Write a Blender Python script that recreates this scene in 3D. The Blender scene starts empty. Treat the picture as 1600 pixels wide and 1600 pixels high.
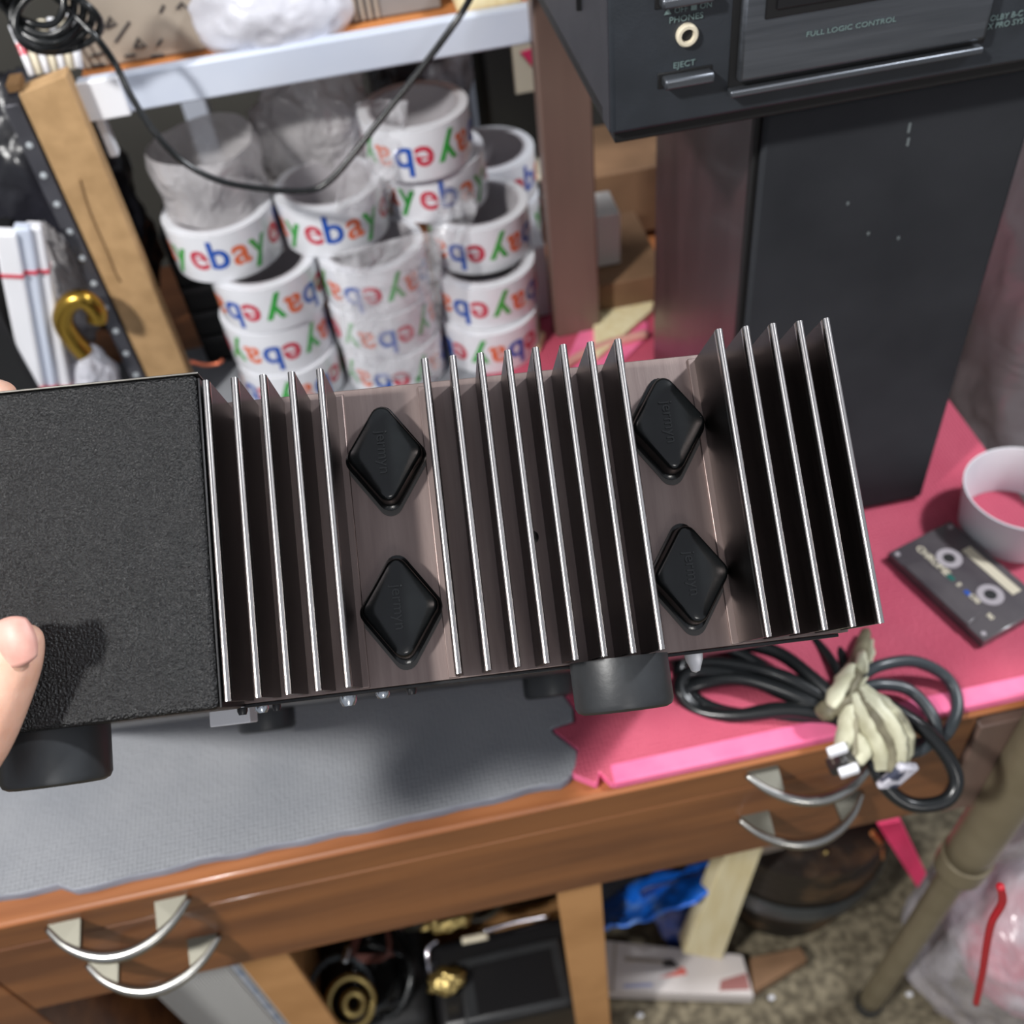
import bpy, bmesh, math, random
from mathutils import Vector, Matrix, noise
random.seed(7)
R = math.radians
SC = bpy.context.scene
COL = SC.collection

# ---------------------------------------------------------------- camera
# world axes in camera coordinates (X along the desk, Y away, Z up)
M = Matrix(((0.97897637, 0.19543347, -0.05840391),
            (-0.18236015, 0.71032241, -0.67984325),
            (-0.09137852, 0.67620103, 0.73102814)))
CAM = Vector((0, 0, 1.40))
cd = bpy.data.cameras.new('camera')
cd.sensor_width = 36; cd.lens = 36; cd.clip_start = .02; cd.clip_end = 60
cd.dof.use_dof = True; cd.dof.focus_distance = .415; cd.dof.aperture_fstop = 8.5
cam = bpy.data.objects.new('camera', cd); COL.objects.link(cam)
cam.matrix_world = Matrix.Translation(CAM) @ M.to_4x4()
SC.camera = cam

# ---------------------------------------------------------------- world, lamps, exposure
w = bpy.data.worlds.new('world'); SC.world = w; w.use_nodes = True
w.node_tree.nodes['Background'].inputs[0].default_value = (.86, .90, 1, 1)
w.node_tree.nodes['Background'].inputs[1].default_value = .44
SC.view_settings.view_transform = 'Standard'; SC.view_settings.look = 'None'
SC.view_settings.gamma = 1; SC.view_settings.use_curve_mapping = False
SC.view_settings.exposure = 0

def lamp(name, loc, target, power, size, size_y=None, col=(1, 1, 1)):
    l = bpy.data.lights.new(name, 'AREA'); l.energy = power; l.color = col
    l.size = size
    if size_y: l.shape = 'RECTANGLE'; l.size_y = size_y
    o = bpy.data.objects.new(name, l); COL.objects.link(o); o.location = loc
    o.rotation_euler = (Vector(target) - Vector(loc)).to_track_quat('-Z', 'Y').to_euler()
    return o
lamp('bench_lamp', (-1.02, -.34, 2.30), (0, .6, .8), 40, .12, None, (1, .985, .96))
lamp('ceiling_lamp', (1.35, .35, 2.5), (.1, .6, .8), 36, .16, None, (.93, .96, 1))
lamp('rear_ceiling_lamp', (.1, -2.2, 1.9), (0, .5, .8), 9, .4, .4, (1, .97, .93))

# ---------------------------------------------------------------- helpers
def ray(px, py): return M @ Vector(((px - 800) / 1600, -(py - 800) / 1600, -1))
def AZ(px, py, z):
    r = ray(px, py); return CAM + r * ((z - CAM.z) / r.z)
def AY(px, py, y):
    r = ray(px, py); return CAM + r * (y / r.y)
def AD(px, py, d): return CAM + ray(px, py) * d

def lin(c):
    c /= 255
    return c / 12.92 if c <= .04045 else ((c + .055) / 1.055) ** 2.4
def rgb(r, g, b): return (lin(r), lin(g), lin(b), 1)

def mat(name, col, rough=.5, metal=0, col2=None, nscale=20, stretch=(1, 1, 1), bump=0, bscale=None, bdist=.001,
        coat=0, spec=.5, detail=4, sharp=(.35, .65), alpha=1, trans=0):
    m = bpy.data.materials.new(name); m.use_nodes = True
    nt = m.node_tree; N = nt.nodes; L = nt.links; b = N['Principled BSDF']
    b.inputs['Base Color'].default_value = col; b.inputs['Roughness'].default_value = rough
    b.inputs['Metallic'].default_value = metal; b.inputs['Coat Weight'].default_value = coat
    b.inputs['Coat Roughness'].default_value = .08
    b.inputs['Specular IOR Level'].default_value = spec
    b.inputs['Alpha'].default_value = alpha; b.inputs['Transmission Weight'].default_value = trans
    tc = N.new('ShaderNodeTexCoord'); mp = N.new('ShaderNodeMapping'); mp.inputs['Scale'].default_value = stretch
    L.new(tc.outputs['Object'], mp.inputs[0])
    if col2:
        n = N.new('ShaderNodeTexNoise'); n.inputs['Scale'].default_value = nscale; n.inputs['Detail'].default_value = detail
        L.new(mp.outputs[0], n.inputs[0])
        r = N.new('ShaderNodeValToRGB'); r.color_ramp.elements[0].position = sharp[0]; r.color_ramp.elements[1].position = sharp[1]
        r.color_ramp.elements[0].color = col; r.color_ramp.elements[1].color = col2
        L.new(n.outputs[0], r.inputs[0]); L.new(r.outputs[0], b.inputs['Base Color'])
    if bump:
        n2 = N.new('ShaderNodeTexNoise'); n2.inputs['Scale'].default_value = bscale or nscale; n2.inputs['Detail'].default_value = 3
        L.new(mp.outputs[0], n2.inputs[0])
        bp = N.new('ShaderNodeBump'); bp.inputs['Strength'].default_value = bump; bp.inputs['Distance'].default_value = bdist
        L.new(n2.outputs[0], bp.inputs['Height']); L.new(bp.outputs[0], b.inputs['Normal'])
    return m

def film_mat(name, tint, lo=.25, hi=.75, scale=30, rough=.18):
    """hazy clear polythene: transparent mixed with a glossy milky film"""
    m = bpy.data.materials.new(name); m.use_nodes = True
    nt = m.node_tree; N = nt.nodes; L = nt.links; b = N['Principled BSDF']; out = N['Material Output']
    b.inputs['Base Color'].default_value = tint; b.inputs['Roughness'].default_value = rough; b.inputs['Specular IOR Level'].default_value = .8
    t = N.new('ShaderNodeBsdfTransparent'); mx = N.new('ShaderNodeMixShader')
    tc = N.new('ShaderNodeTexCoord'); n = N.new('ShaderNodeTexNoise'); n.inputs['Scale'].default_value = scale; n.inputs['Detail'].default_value = 4
    n.inputs['Distortion'].default_value = 1.2
    L.new(tc.outputs['Object'], n.inputs[0])
    mr = N.new('ShaderNodeMapRange'); mr.inputs[1].default_value = .35; mr.inputs[2].default_value = .65
    mr.inputs[3].default_value = lo; mr.inputs[4].default_value = hi
    L.new(n.outputs[0], mr.inputs[0]); L.new(mr.outputs[0], mx.inputs[0])
    L.new(t.outputs[0], mx.inputs[1]); L.new(b.outputs[0], mx.inputs[2]); L.new(mx.outputs[0], out.inputs[0])
    n2 = N.new('ShaderNodeTexNoise'); n2.inputs['Scale'].default_value = scale * 1.5; n2.inputs['Distortion'].default_value = 2
    bp = N.new('ShaderNodeBump'); bp.inputs['Strength'].default_value = .7; bp.inputs['Distance'].default_value = .01
    L.new(tc.outputs['Object'], n2.inputs[0]); L.new(n2.outputs[0], bp.inputs['Height']); L.new(bp.outputs[0], b.inputs['Normal'])
    return m

def foam_mat(name, col, col2, pitch=.0032):
    m = bpy.data.materials.new(name); m.use_nodes = True
    nt = m.node_tree; N = nt.nodes; L = nt.links; b = N['Principled BSDF']
    b.inputs['Roughness'].default_value = .62; b.inputs['Specular IOR Level'].default_value = .35
    tc = N.new('ShaderNodeTexCoord')
    n = N.new('ShaderNodeTexNoise'); n.inputs['Scale'].default_value = 14; L.new(tc.outputs['Object'], n.inputs[0])
    r = N.new('ShaderNodeValToRGB'); r.color_ramp.elements[0].color = col; r.color_ramp.elements[1].color = col2
    r.color_ramp.elements[0].position = .3; r.color_ramp.elements[1].position = .7
    L.new(n.outputs[0], r.inputs[0]); L.new(r.outputs[0], b.inputs['Base Color'])
    v = N.new('ShaderNodeTexVoronoi'); v.inputs['Scale'].default_value = 1 / pitch; v.inputs['Randomness'].default_value = .15
    L.new(tc.outputs['Object'], v.inputs[0])
    bp = N.new('ShaderNodeBump'); bp.inputs['Strength'].default_value = 1; bp.inputs['Distance'].default_value = .0016
    L.new(v.outputs['Distance'], bp.inputs['Height']); L.new(bp.outputs[0], b.inputs['Normal'])
    return m

def mesh_obj(name, bm, m=None, parent=None, smooth=False, bevel=0, seg=2, mats=None):
    me = bpy.data.meshes.new(name); bmesh.ops.recalc_face_normals(bm, faces=bm.faces)
    bm.to_mesh(me); bm.free()
    o = bpy.data.objects.new(name, me); COL.objects.link(o)
    for mm in (mats or ([m] if m else [])): me.materials.append(mm)
    if smooth:
        for p in me.polygons: p.use_smooth = True
    if bevel:
        md = o.modifiers.new('bevel', 'BEVEL'); md.width = bevel; md.segments = seg; md.limit_method = 'ANGLE'; md.angle_limit = R(40)
        for p in me.polygons: p.use_smooth = True
        try: me.set_sharp_from_angle(angle=R(35))
        except Exception: pass
    if parent: o.parent = parent
    return o

def tag(o, label, cat, group=None, kind=None):
    o['label'] = label; o['category'] = cat
    if group: o['group'] = group
    if kind: o['kind'] = kind
    return o
def empty(name, loc=(0, 0, 0), rz=0):
    o = bpy.data.objects.new(name, None); COL.objects.link(o); o.location = loc; o.rotation_euler = (0, 0, rz)
    o.empty_display_size = .02
    return o

def bbox(bm, lo, hi, mtx=None, mi=0):
    vs = [bm.verts.new((x, y, z)) for x in (lo[0], hi[0]) for y in (lo[1], hi[1]) for z in (lo[2], hi[2])]
    if mtx:
        for v in vs: v.co = mtx @ v.co
    for f in ((0, 1, 3, 2), (4, 6, 7, 5), (0, 4, 5, 1), (2, 3, 7, 6), (0, 2, 6, 4), (1, 5, 7, 3)):
        fc = bm.faces.new([vs[i] for i in f]); fc.material_index = mi
def box(name, lo, hi, m, parent=None, bevel=.001, mtx=None, seg=2):
    bm = bmesh.new(); bbox(bm, lo, hi, mtx); return mesh_obj(name, bm, m, parent, bevel=bevel, seg=seg)

def smooth_path(pts, n=8, closed=False):
    P = [Vector(p) for p in pts]; out = []
    k = len(P); rng = range(k if closed else k - 1)
    for i in rng:
        if closed: a, b, c, d = P[(i - 1) % k], P[i], P[(i + 1) % k], P[(i + 2) % k]
        else: a, b, c, d = P[max(i - 1, 0)], P[i], P[i + 1], P[min(i + 2, k - 1)]
        for j in range(n):
            t = j / n
            out.append(.5 * ((2 * b) + (c - a) * t + (2 * a - 5 * b + 4 * c - d) * t * t + (3 * b - a - 3 * c + d) * t ** 3))
    if not closed: out.append(P[-1])
    return out
def sweep(bm, path, r, seg=10, closed=False, rs=None, flat=1, mi=0):
    n = len(path); rings = []; up = None
    for i, p in enumerate(path):
        t = (path[(i + 1) % n] - path[(i - 1) % n]) if closed else (path[min(i + 1, n - 1)] - path[max(i - 1, 0)])
        if t.length < 1e-9: t = Vector((0, 0, 1))
        t.normalize()
        if up is None:
            up = t.orthogonal().normalized()
        up = (up - t * up.dot(t)).normalized(); s = t.cross(up)
        rr = rs[i] if rs else r
        rings.append([bm.verts.new(p + up * (rr * math.cos(2 * math.pi * k / seg)) + s * (rr * flat * math.sin(2 * math.pi * k / seg))) for k in range(seg)])
    for i in range(n if closed else n - 1):
        a, b = rings[i], rings[(i + 1) % n]
        for k in range(seg):
            f = bm.faces.new((a[k], a[(k + 1) % seg], b[(k + 1) % seg], b[k])); f.material_index = mi
    if not closed:
        bm.faces.new(rings[0][::-1]).material_index = mi; bm.faces.new(rings[-1]).material_index = mi
def tube(name, pts, r, m, parent=None, n=8, seg=10, closed=False, rs=None, flat=1):
    bm = bmesh.new(); sweep(bm, smooth_path(pts, n, closed), r, seg, closed, rs, flat)
    return mesh_obj(name, bm, m, parent, smooth=True)
def lathe(bm, prof, seg=48, mtx=None, close=True, mi=0):
    """prof: (r, z) list round the local z axis; close joins last to first"""
    rings = []
    for r, z in prof:
        ring = []
        for k in range(seg):
            a = 2 * math.pi * k / seg; v = Vector((r * math.cos(a), r * math.sin(a), z))
            ring.append(bm.verts.new(mtx @ v if mtx else v))
        rings.append(ring)
    n = len(rings)
    for i in range(n if close else n - 1):
        a, b = rings[i], rings[(i + 1) % n]
        for k in range(seg):
            bm.faces.new((a[k], a[(k + 1) % seg], b[(k + 1) % seg], b[k])).material_index = mi
    if not close:
        if prof[0][0] > 1e-6: bm.faces.new(rings[0][::-1]).material_index = mi
        if prof[-1][0] > 1e-6: bm.faces.new(rings[-1]).material_index = mi
def lathe_obj(name, prof, m, parent=None, seg=48, mtx=None, close=True, sharp=35):
    bm = bmesh.new(); lathe(bm, prof, seg, mtx, close)
    o = mesh_obj(name, bm, m, parent, smooth=True)
    try: o.data.set_sharp_from_angle(angle=R(sharp))
    except Exception: pass
    return o
def prism(bm, outline, z0, z1, mtx=None):
    lo = [bm.verts.new((x, y, z0)) for x, y in outline]; hi = [bm.verts.new((x, y, z1)) for x, y in outline]
    n = len(outline)
    for i in range(n): bm.faces.new((lo[i], lo[(i + 1) % n], hi[(i + 1) % n], hi[i]))
    bm.faces.new(lo[::-1]); bm.faces.new(hi)
    if mtx:
        for v in lo + hi: v.co = mtx @ v.co

_tc = {}
def text_geo(s, size=1., depth=0., bold=0):
    """(verts, faces) of a word centred on the origin, built from the default font"""
    key = (s, size, depth, bold)
    if key in _tc: return _tc[key]
    c = bpy.data.curves.new('lettering', 'FONT'); c.body = s; c.size = size; c.extrude = depth; c.resolution_u = 3
    c.offset = bold; c.align_x = 'CENTER'; c.align_y = 'CENTER'
    o = bpy.data.objects.new('lettering', c); COL.objects.link(o)
    me = o.to_mesh()
    V = [v.co.copy() for v in me.vertices]; F = [tuple(p.vertices) for p in me.polygons]
    o.to_mesh_clear(); bpy.data.objects.remove(o); bpy.data.curves.remove(c)
    _tc[key] = (V, F); return _tc[key]
def add_text(bm, s, size, fn, depth=0., mi=0, bold=0, dx=0):
    V, F = text_geo(s, size, depth, bold)
    vs = [bm.verts.new(fn(Vector((v.x + dx, v.y, v.z)))) for v in V]
    for f in F:
        try: bm.faces.new([vs[i] for i in f]).material_index = mi
        except ValueError: pass
def text_obj(name, s, size, mtx, m, parent=None, depth=0.0002, bold=0):
    bm = bmesh.new(); add_text(bm, s, size, lambda v: mtx @ v, depth, 0, bold)
    return mesh_obj(name, bm, m, parent)

def crumple(name, c, rad, m, amp=.3, freq=3., seed=0, parent=None, sub=5, power=1.0, rot=None):
    """a crumpled bag: an ellipsoid pushed in and out by ridged noise"""
    bm = bmesh.new(); bmesh.ops.create_icosphere(bm, subdivisions=sub, radius=1)
    s = Vector((seed * 3.1, seed * 1.7, seed * 2.3))
    for v in bm.verts:
        n = v.co.normalized()
        a = noise.noise(n * freq + s); b = 1 - abs(noise.noise(n * freq * 2.1 + s)) * 2; c2 = noise.noise(n * freq * 5 + s)
        k = 1 + amp * (a + .35 * b + .22 * c2)
        p = Vector((n.x * rad[0], n.y * rad[1], n.z * rad[2])) * k
        if rot: p = rot @ p
        v.co = p
    o = mesh_obj(name, bm, m, parent, smooth=True); o.location = c
    return o
def sheet(name, corners, m, nu=20, nv=20, amp=.01, freq=8, seed=0, parent=None, thick=.0006):
    """a limp sheet between four corner points, wrinkled, with real thickness"""
    a, b, c, d = [Vector(p) for p in corners]; nrm = (b - a).cross(d - a).normalized()
    bm = bmesh.new(); g = []
    s = Vector((seed * 5.3, seed * 2.1, 0))
    for i in range(nu + 1):
        row = []
        for j in range(nv + 1):
            u, v = i / nu, j / nv
            p = (a * (1 - u) + b * u) * (1 - v) + (d * (1 - u) + c * u) * v
            k = noise.noise(p * freq + s) + .4 * (1 - 2 * abs(noise.noise(p * freq * 2.3 + s)))
            row.append(bm.verts.new(p + nrm * amp * k))
        g.append(row)
    for i in range(nu):
        for j in range(nv): bm.faces.new((g[i][j], g[i + 1][j], g[i + 1][j + 1], g[i][j + 1]))
    o = mesh_obj(name, bm, m, parent, smooth=True)
    md = o.modifiers.new('thickness', 'SOLIDIFY'); md.thickness = thick
    return o

# ---------------------------------------------------------------- materials
m_wood = mat('mahogany_veneer', rgb(100, 60, 35), .46, 0, rgb(138, 88, 50), 7, (.5, 5, 5), .15, 60, .0006, coat=.25, detail=6)
m_woodtop = mat('lighter_desk_wood', rgb(148, 90, 52), .45, 0, rgb(176, 112, 68), 12, (.5, 7, 7), .15, 60, .0006, coat=.2, detail=6)  # desktop wood, a lighter tone than the drawer fronts
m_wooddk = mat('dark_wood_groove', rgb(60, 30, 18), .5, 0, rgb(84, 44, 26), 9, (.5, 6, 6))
m_side = mat('red_brown_wood', rgb(100, 80, 72), .5, 0, rgb(116, 94, 84), 6, (6, 6, .5), coat=.2)
m_grey = foam_mat('grey_foam', rgb(142, 145, 151), rgb(156, 158, 163))
m_greyedge = mat('grey_foam_edge', rgb(122, 126, 138), .7, 0, rgb(142, 146, 158), 30, bump=.5, bscale=200)
m_pink = foam_mat('pink_foam', rgb(192, 78, 102), rgb(204, 92, 114))
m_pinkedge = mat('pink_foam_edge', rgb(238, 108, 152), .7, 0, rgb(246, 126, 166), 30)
m_hotpink = mat('hot_pink_foam', rgb(222, 44, 96), .6, 0, rgb(236, 62, 112), 20)
m_mdf = mat('tan_fibreboard', rgb(168, 134, 92), .7, 0, rgb(186, 150, 106), 60, bump=.1, bscale=400)
m_mdfdk = mat('board_crack', rgb(112, 82, 48), .8)
m_steel = mat('pale_painted_steel', rgb(196, 204, 220), .4, 0, rgb(206, 212, 224), 8)
m_orange = mat('orange_brown_board', rgb(176, 112, 62), .6, 0, rgb(196, 128, 74), 15)
m_ctn = mat('taupe_card', rgb(150, 138, 124), .8, 0, rgb(166, 154, 140), 12)
m_card = mat('tan_cardboard', rgb(176, 128, 78), .8, 0, rgb(194, 144, 92), 14)
m_cardbr = mat('brown_cardboard', rgb(108, 80, 56), .8, 0, rgb(132, 100, 72), 14)
m_ink = mat('dark_ink', rgb(62, 56, 54), .8)
m_blackpl = mat('black_plastic', rgb(22, 22, 24), .35)
m_black = mat('matt_black', rgb(16, 16, 17), .6)
m_rubber = mat('black_rubber', rgb(34, 35, 37), .42, 0, rgb(44, 46, 48), 40, bump=.2, bscale=300, bdist=.0004)
m_cable = mat('black_cable_sheath', rgb(24, 26, 27), .24)
m_greycable = mat('grey_cable_sheath', rgb(58, 64, 68), .32)
m_panel = mat('black_leather_grain_vinyl', rgb(11, 11, 12), .34, 0, rgb(15, 15, 16), 80, bump=1.0, bscale=980, bdist=.0012, spec=.42)
m_alu = mat('anodised_aluminium', rgb(136, 120, 116), .40, .75, rgb(150, 134, 129), 40, (6, .4, 6), bump=.12, bscale=500, bdist=.0002)
m_tip = mat('lit_aluminium_edge', rgb(206, 202, 200), .22, 1, rgb(186, 182, 180), 60, (1, .3, 1))  # same metal as the fin sides, painted brighter to look lit
m_fin = mat('shaded_fin_aluminium', rgb(62, 56, 55), .30, 1, rgb(74, 68, 67), 60, (1, .3, 1), bump=.1, bscale=400, bdist=.0002)  # fin sides darkened in colour to stand for shade in the channels
m_chassis = mat('galvanised_chassis', rgb(150, 148, 142), .4, 1, rgb(120, 116, 110), 50)
m_cap = mat('glossy_black_plastic', rgb(12, 14, 15), .2, 0, rgb(20, 23, 24), 60, bump=.08, bscale=300, bdist=.0004, spec=.6)
m_capt = mat('lit_raised_plastic', rgb(54, 57, 58), .35)  # same plastic as the cover, painted paler as if catching light
m_zinc = mat('zinc_screw', rgb(190, 195, 200), .25, 1)
m_mica = mat('grey_insulating_washer', rgb(78, 76, 74), .35)
m_white = mat('white_paper', rgb(226, 226, 230), .55, 0, rgb(234, 234, 238), 10)
m_tape = mat('white_packing_tape', rgb(226, 227, 232), .25, 0, rgb(234, 235, 240), 10, coat=.6)
m_core = mat('shaded_white_core', rgb(176, 172, 176), .7)  # white card core, greyed to paint in the shade inside the roll
m_lr = mat('red_print', rgb(200, 48, 72), .3, coat=.5); m_lb = mat('blue_print', rgb(32, 84, 176), .3, coat=.5)
m_lo = mat('orange_print', rgb(226, 110, 66), .3, coat=.5); m_lg = mat('green_print', rgb(56, 164, 66), .3, coat=.5)
m_spk = mat('charcoal_speaker_cloth', rgb(40, 42, 46), .85, 0, rgb(50, 52, 56), 10, bump=.4, bscale=900, bdist=.0005, spec=.25)
m_spkside = mat('rosewood_vinyl', rgb(46, 30, 33), .34, 0, rgb(66, 46, 49), 10, (3, 3, .7), spec=.6, coat=.1)
m_deck = mat('dark_slate_fascia', rgb(42, 46, 51), .45, 0, rgb(48, 52, 58), 40, bump=.1, bscale=600)
m_deckside = mat('charcoal_case', rgb(48, 48, 54), .6, 0, rgb(54, 54, 60), 40, bump=.2, bscale=700)
m_brush = mat('brushed_grey_aluminium', rgb(104, 108, 114), .38, .85, rgb(120, 124, 130), 30, (.3, 8, 8), bump=.15, bscale=300, bdist=.0003)
m_letter = mat('pale_green_print', rgb(112, 132, 130), .6)
m_satin = mat('satin_nickel', rgb(184, 184, 180), .26, 1, rgb(168, 166, 160), 30)
m_web = mat('dull_nickel', rgb(112, 110, 100), .5, .8)
m_cream = mat('cream_paper', rgb(214, 204, 180), .7, 0, rgb(224, 214, 190), 10)
m_wrap = mat('crumpled_cream_tape', rgb(198, 196, 168), .55, 0, rgb(92, 88, 70), 70, (1, 1, 1), bump=.8, bscale=90, bdist=.004, detail=5)
m_brass = mat('brass', rgb(176, 142, 62), .25, 1)
m_oldbrass = mat('dull_brass', rgb(190, 168, 110), .4, 1)
m_chrome = mat('chrome', rgb(220, 215, 222), .12, 1)
m_blue = mat('blue_plastic_bag', rgb(20, 110, 226), .35, 0, rgb(120, 160, 220), 40, bump=.6, bscale=60, bdist=.005, sharp=(.52, .72))
m_navy = mat('navy_plastic', rgb(26, 46, 104), .4, 0, rgb(44, 66, 128), 30, bump=.5, bscale=60, bdist=.004)
m_pine = mat('pale_pine', rgb(228, 212, 164), .65, 0, rgb(238, 226, 186), 20, (6, 6, .6))
m_khaki = mat('khaki_enamel_pole', rgb(124, 114, 92), .4, .3, rgb(136, 126, 104), 20)
m_barrel = mat('weathered_dark_bin', rgb(30, 24, 18), .55, 0, rgb(112, 84, 56), 12, (1, 1, 1.5), bump=.4, bscale=50, bdist=.006, sharp=(.50, .72))
m_film = film_mat('clear_polythene', (.60, .57, .60, 1), .30, .72, 9)
m_filmthin = film_mat('clear_shrink_wrap', (.80, .79, .82, 1), .06, .38, 20, .10)
m_filmgrey = film_mat('hazy_grey_polythene', (.50, .48, .49, 1), .68, .92, 14, .22)
m_bagwhite = mat('milky_polythene', rgb(188, 188, 196), .3, 0, rgb(204, 204, 212), 12, bump=.4, bscale=26, bdist=.01)
m_redcord = mat('red_cord', rgb(176, 26, 40), .5)
m_olive = mat('olive_board', rgb(62, 64, 50), .8, 0, rgb(74, 76, 60), 10)
m_skin = mat('skin', rgb(206, 156, 132), .48, 0, rgb(222, 178, 156), 60, bump=.35, bscale=320, bdist=.0006)
m_skin.node_tree.nodes['Principled BSDF'].inputs['Subsurface Weight'].default_value = .25
m_skin.node_tree.nodes['Principled BSDF'].inputs['Subsurface Radius'].default_value = (.008, .003, .0015)
m_nail = mat('fingernail', rgb(198, 142, 130), .5, 0, rgb(208, 164, 150), 90, (1, 1, 1))

# ---------------------------------------------------------------- the room
fm = mat('speckled_concrete', rgb(84, 76, 60), .85, 0, rgb(134, 124, 102), 75, bump=.5, bscale=140, bdist=.004, detail=8, sharp=(.4, .66))
o = box('floor', (-3, -2.4, -.1), (3, 2.2, 0), fm, bevel=0); o['kind'] = 'structure'
mw = mat('dim_wall_paint', rgb(60, 58, 54), .9, 0, rgb(70, 68, 62), 3)
o = box('wall_back', (-3, 1.75, 0), (3, 1.85, 2.6), mw, bevel=0); o['kind'] = 'structure'

# ---------------------------------------------------------------- desk
FY = .335                                   # front plane of the desk
desk = empty('desk', (0, .72, 0)); tag(desk, 'mahogany desk with two rows of bow-handled drawers carrying the whole bench', 'desk')
def dpart(name, lo, hi, m, bevel=.0015):
    o = box(name, (lo[0], lo[1] - .72, lo[2]), (hi[0], hi[1] - .72, hi[2]), m, desk, bevel); return o
dpart('desktop', (-.46, FY - .003, .7345), (.47, 1.12, .7405), m_woodtop, .003)
dpart('side_panel', (-.455, FY, 0), (-.395, 1.1, .722), m_wood)
dpart('side_panel', (.345, FY - .004, .588), (.385, 1.1, .722), m_side)
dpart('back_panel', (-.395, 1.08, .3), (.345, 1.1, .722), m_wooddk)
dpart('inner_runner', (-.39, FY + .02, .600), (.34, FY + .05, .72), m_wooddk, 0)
def bow_handle(parent, X, z, wdt=.098):
    # a flat nickel bow: two pads that fan into one arched bar
    pts = []
    for k in range(11):
        t = -1 + 2 * k / 10
        pts.append((X + wdt / 2 * t, FY - .72 - .001 - .026 * (1 - t * t) ** .85, z - .009 * (1 - t * t)))
    bm = bmesh.new(); P = smooth_path(pts, 4); n = len(P)
    rs = [.0024 + .0022 * math.sin(math.pi * i / (n - 1)) for i in range(n)]
    sweep(bm, P, .004, 12, rs=rs)
    h = mesh_obj('handle', bm, m_satin, parent, smooth=True)
    for s in (-1, 1):                       # the web that joins each end of the bow to the drawer
        bm = bmesh.new()
        out = [Vector((X + s * wdt * .49, FY - .72, z)), Vector((X + s * wdt * .26, FY - .72, z)), Vector((X + s * wdt * .27, FY - .72 - .0185, z - .0060)), Vector((X + s * wdt * .38, FY - .72 - .0118, z - .0036))]
        vs = [bm.verts.new(p + Vector((0, 0, dz))) for dz in (-.0026, .0026) for p in out]
        bm.faces.new(vs[:4]); bm.faces.new(vs[4:][::-1])
        for i in range(4): bm.faces.new((vs[i], vs[(i + 1) % 4], vs[4 + (i + 1) % 4], vs[4 + i]))
        mesh_obj('handle_web', bm, m_web, parent)
    return h
for z0, z1, hz in ((.7005, .7340, .722), (.588, .6995, .652)):
    d = dpart('drawer', (-.393, FY, z0), (.343, FY + .3, z1), m_wood, .0008)
    bow_handle(d, -.279, hz - .002); bow_handle(d, .219, hz)

# foam mats on the desktop ----------------------------------------------------
def mat_obj(name, outline, z0, z1, m_top, m_edge):
    bm = bmesh.new(); prism(bm, outline, z0, z1)
    bm.normal_update()
    for f in bm.faces: f.material_index = 0 if abs(f.normal.z) > .5 else 1
    return mesh_obj(name, bm, None, None, mats=[m_top, m_edge], bevel=.0012)
teeth = [(.047, .349), (.062, .352), (.055, .366), (.042, .384), (.041, .387), (.058, .389), (.060, .400), (.056, .413), (.050, .432), (.034, .436), (.032, .447), (.040, .456),
         (.055, .456), (.056, .478), (.052, .52), (.036, .524), (.036, .546), (.056, .550), (.056, .60), (.038, .604), (.038, .626), (.056, .63), (.06, .76), (.06, 1.1)]
rag = []
x = -.455
while x < .040:
    rag.append((x, FY + .008 + .005 * noise.noise(Vector((x * 26, 0, 3))) + (.006 if x < -.30 else 0) + max(0, x) * .0)); x += .012
teeth2 = [(a - .0008, b) for a, b in teeth[2:-1]] + [(.0592, .93)]
o = mat_obj('foam_mat', rag + [(.044, .346), (.052, .354)] + teeth2 + [(-.455, .93)], .7408, .7500, m_grey, m_greyedge)
tag(o, 'grey textured foam mat with a ragged front edge covering the left of the desk', 'mat')
o = mat_obj('foam_mat', [(.047, .349), (.062, .3375), (.066, .346), (.072, .3355)] + [(.11 + .03 * i, .3365 + .0015 * (i % 2)) for i in range(12)] +
            [(.465, .337), (.465, .89)] + [(.0605, .89), (.0605, .76)] + [(a + .0005, b) for a, b in teeth[2:22]][::-1], .7408, .7500, m_pink, m_pinkedge)
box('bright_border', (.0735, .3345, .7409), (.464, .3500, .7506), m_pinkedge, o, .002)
tag(o, 'pink puzzle foam mat with bright pink cut edge under the cassette', 'mat')

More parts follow.
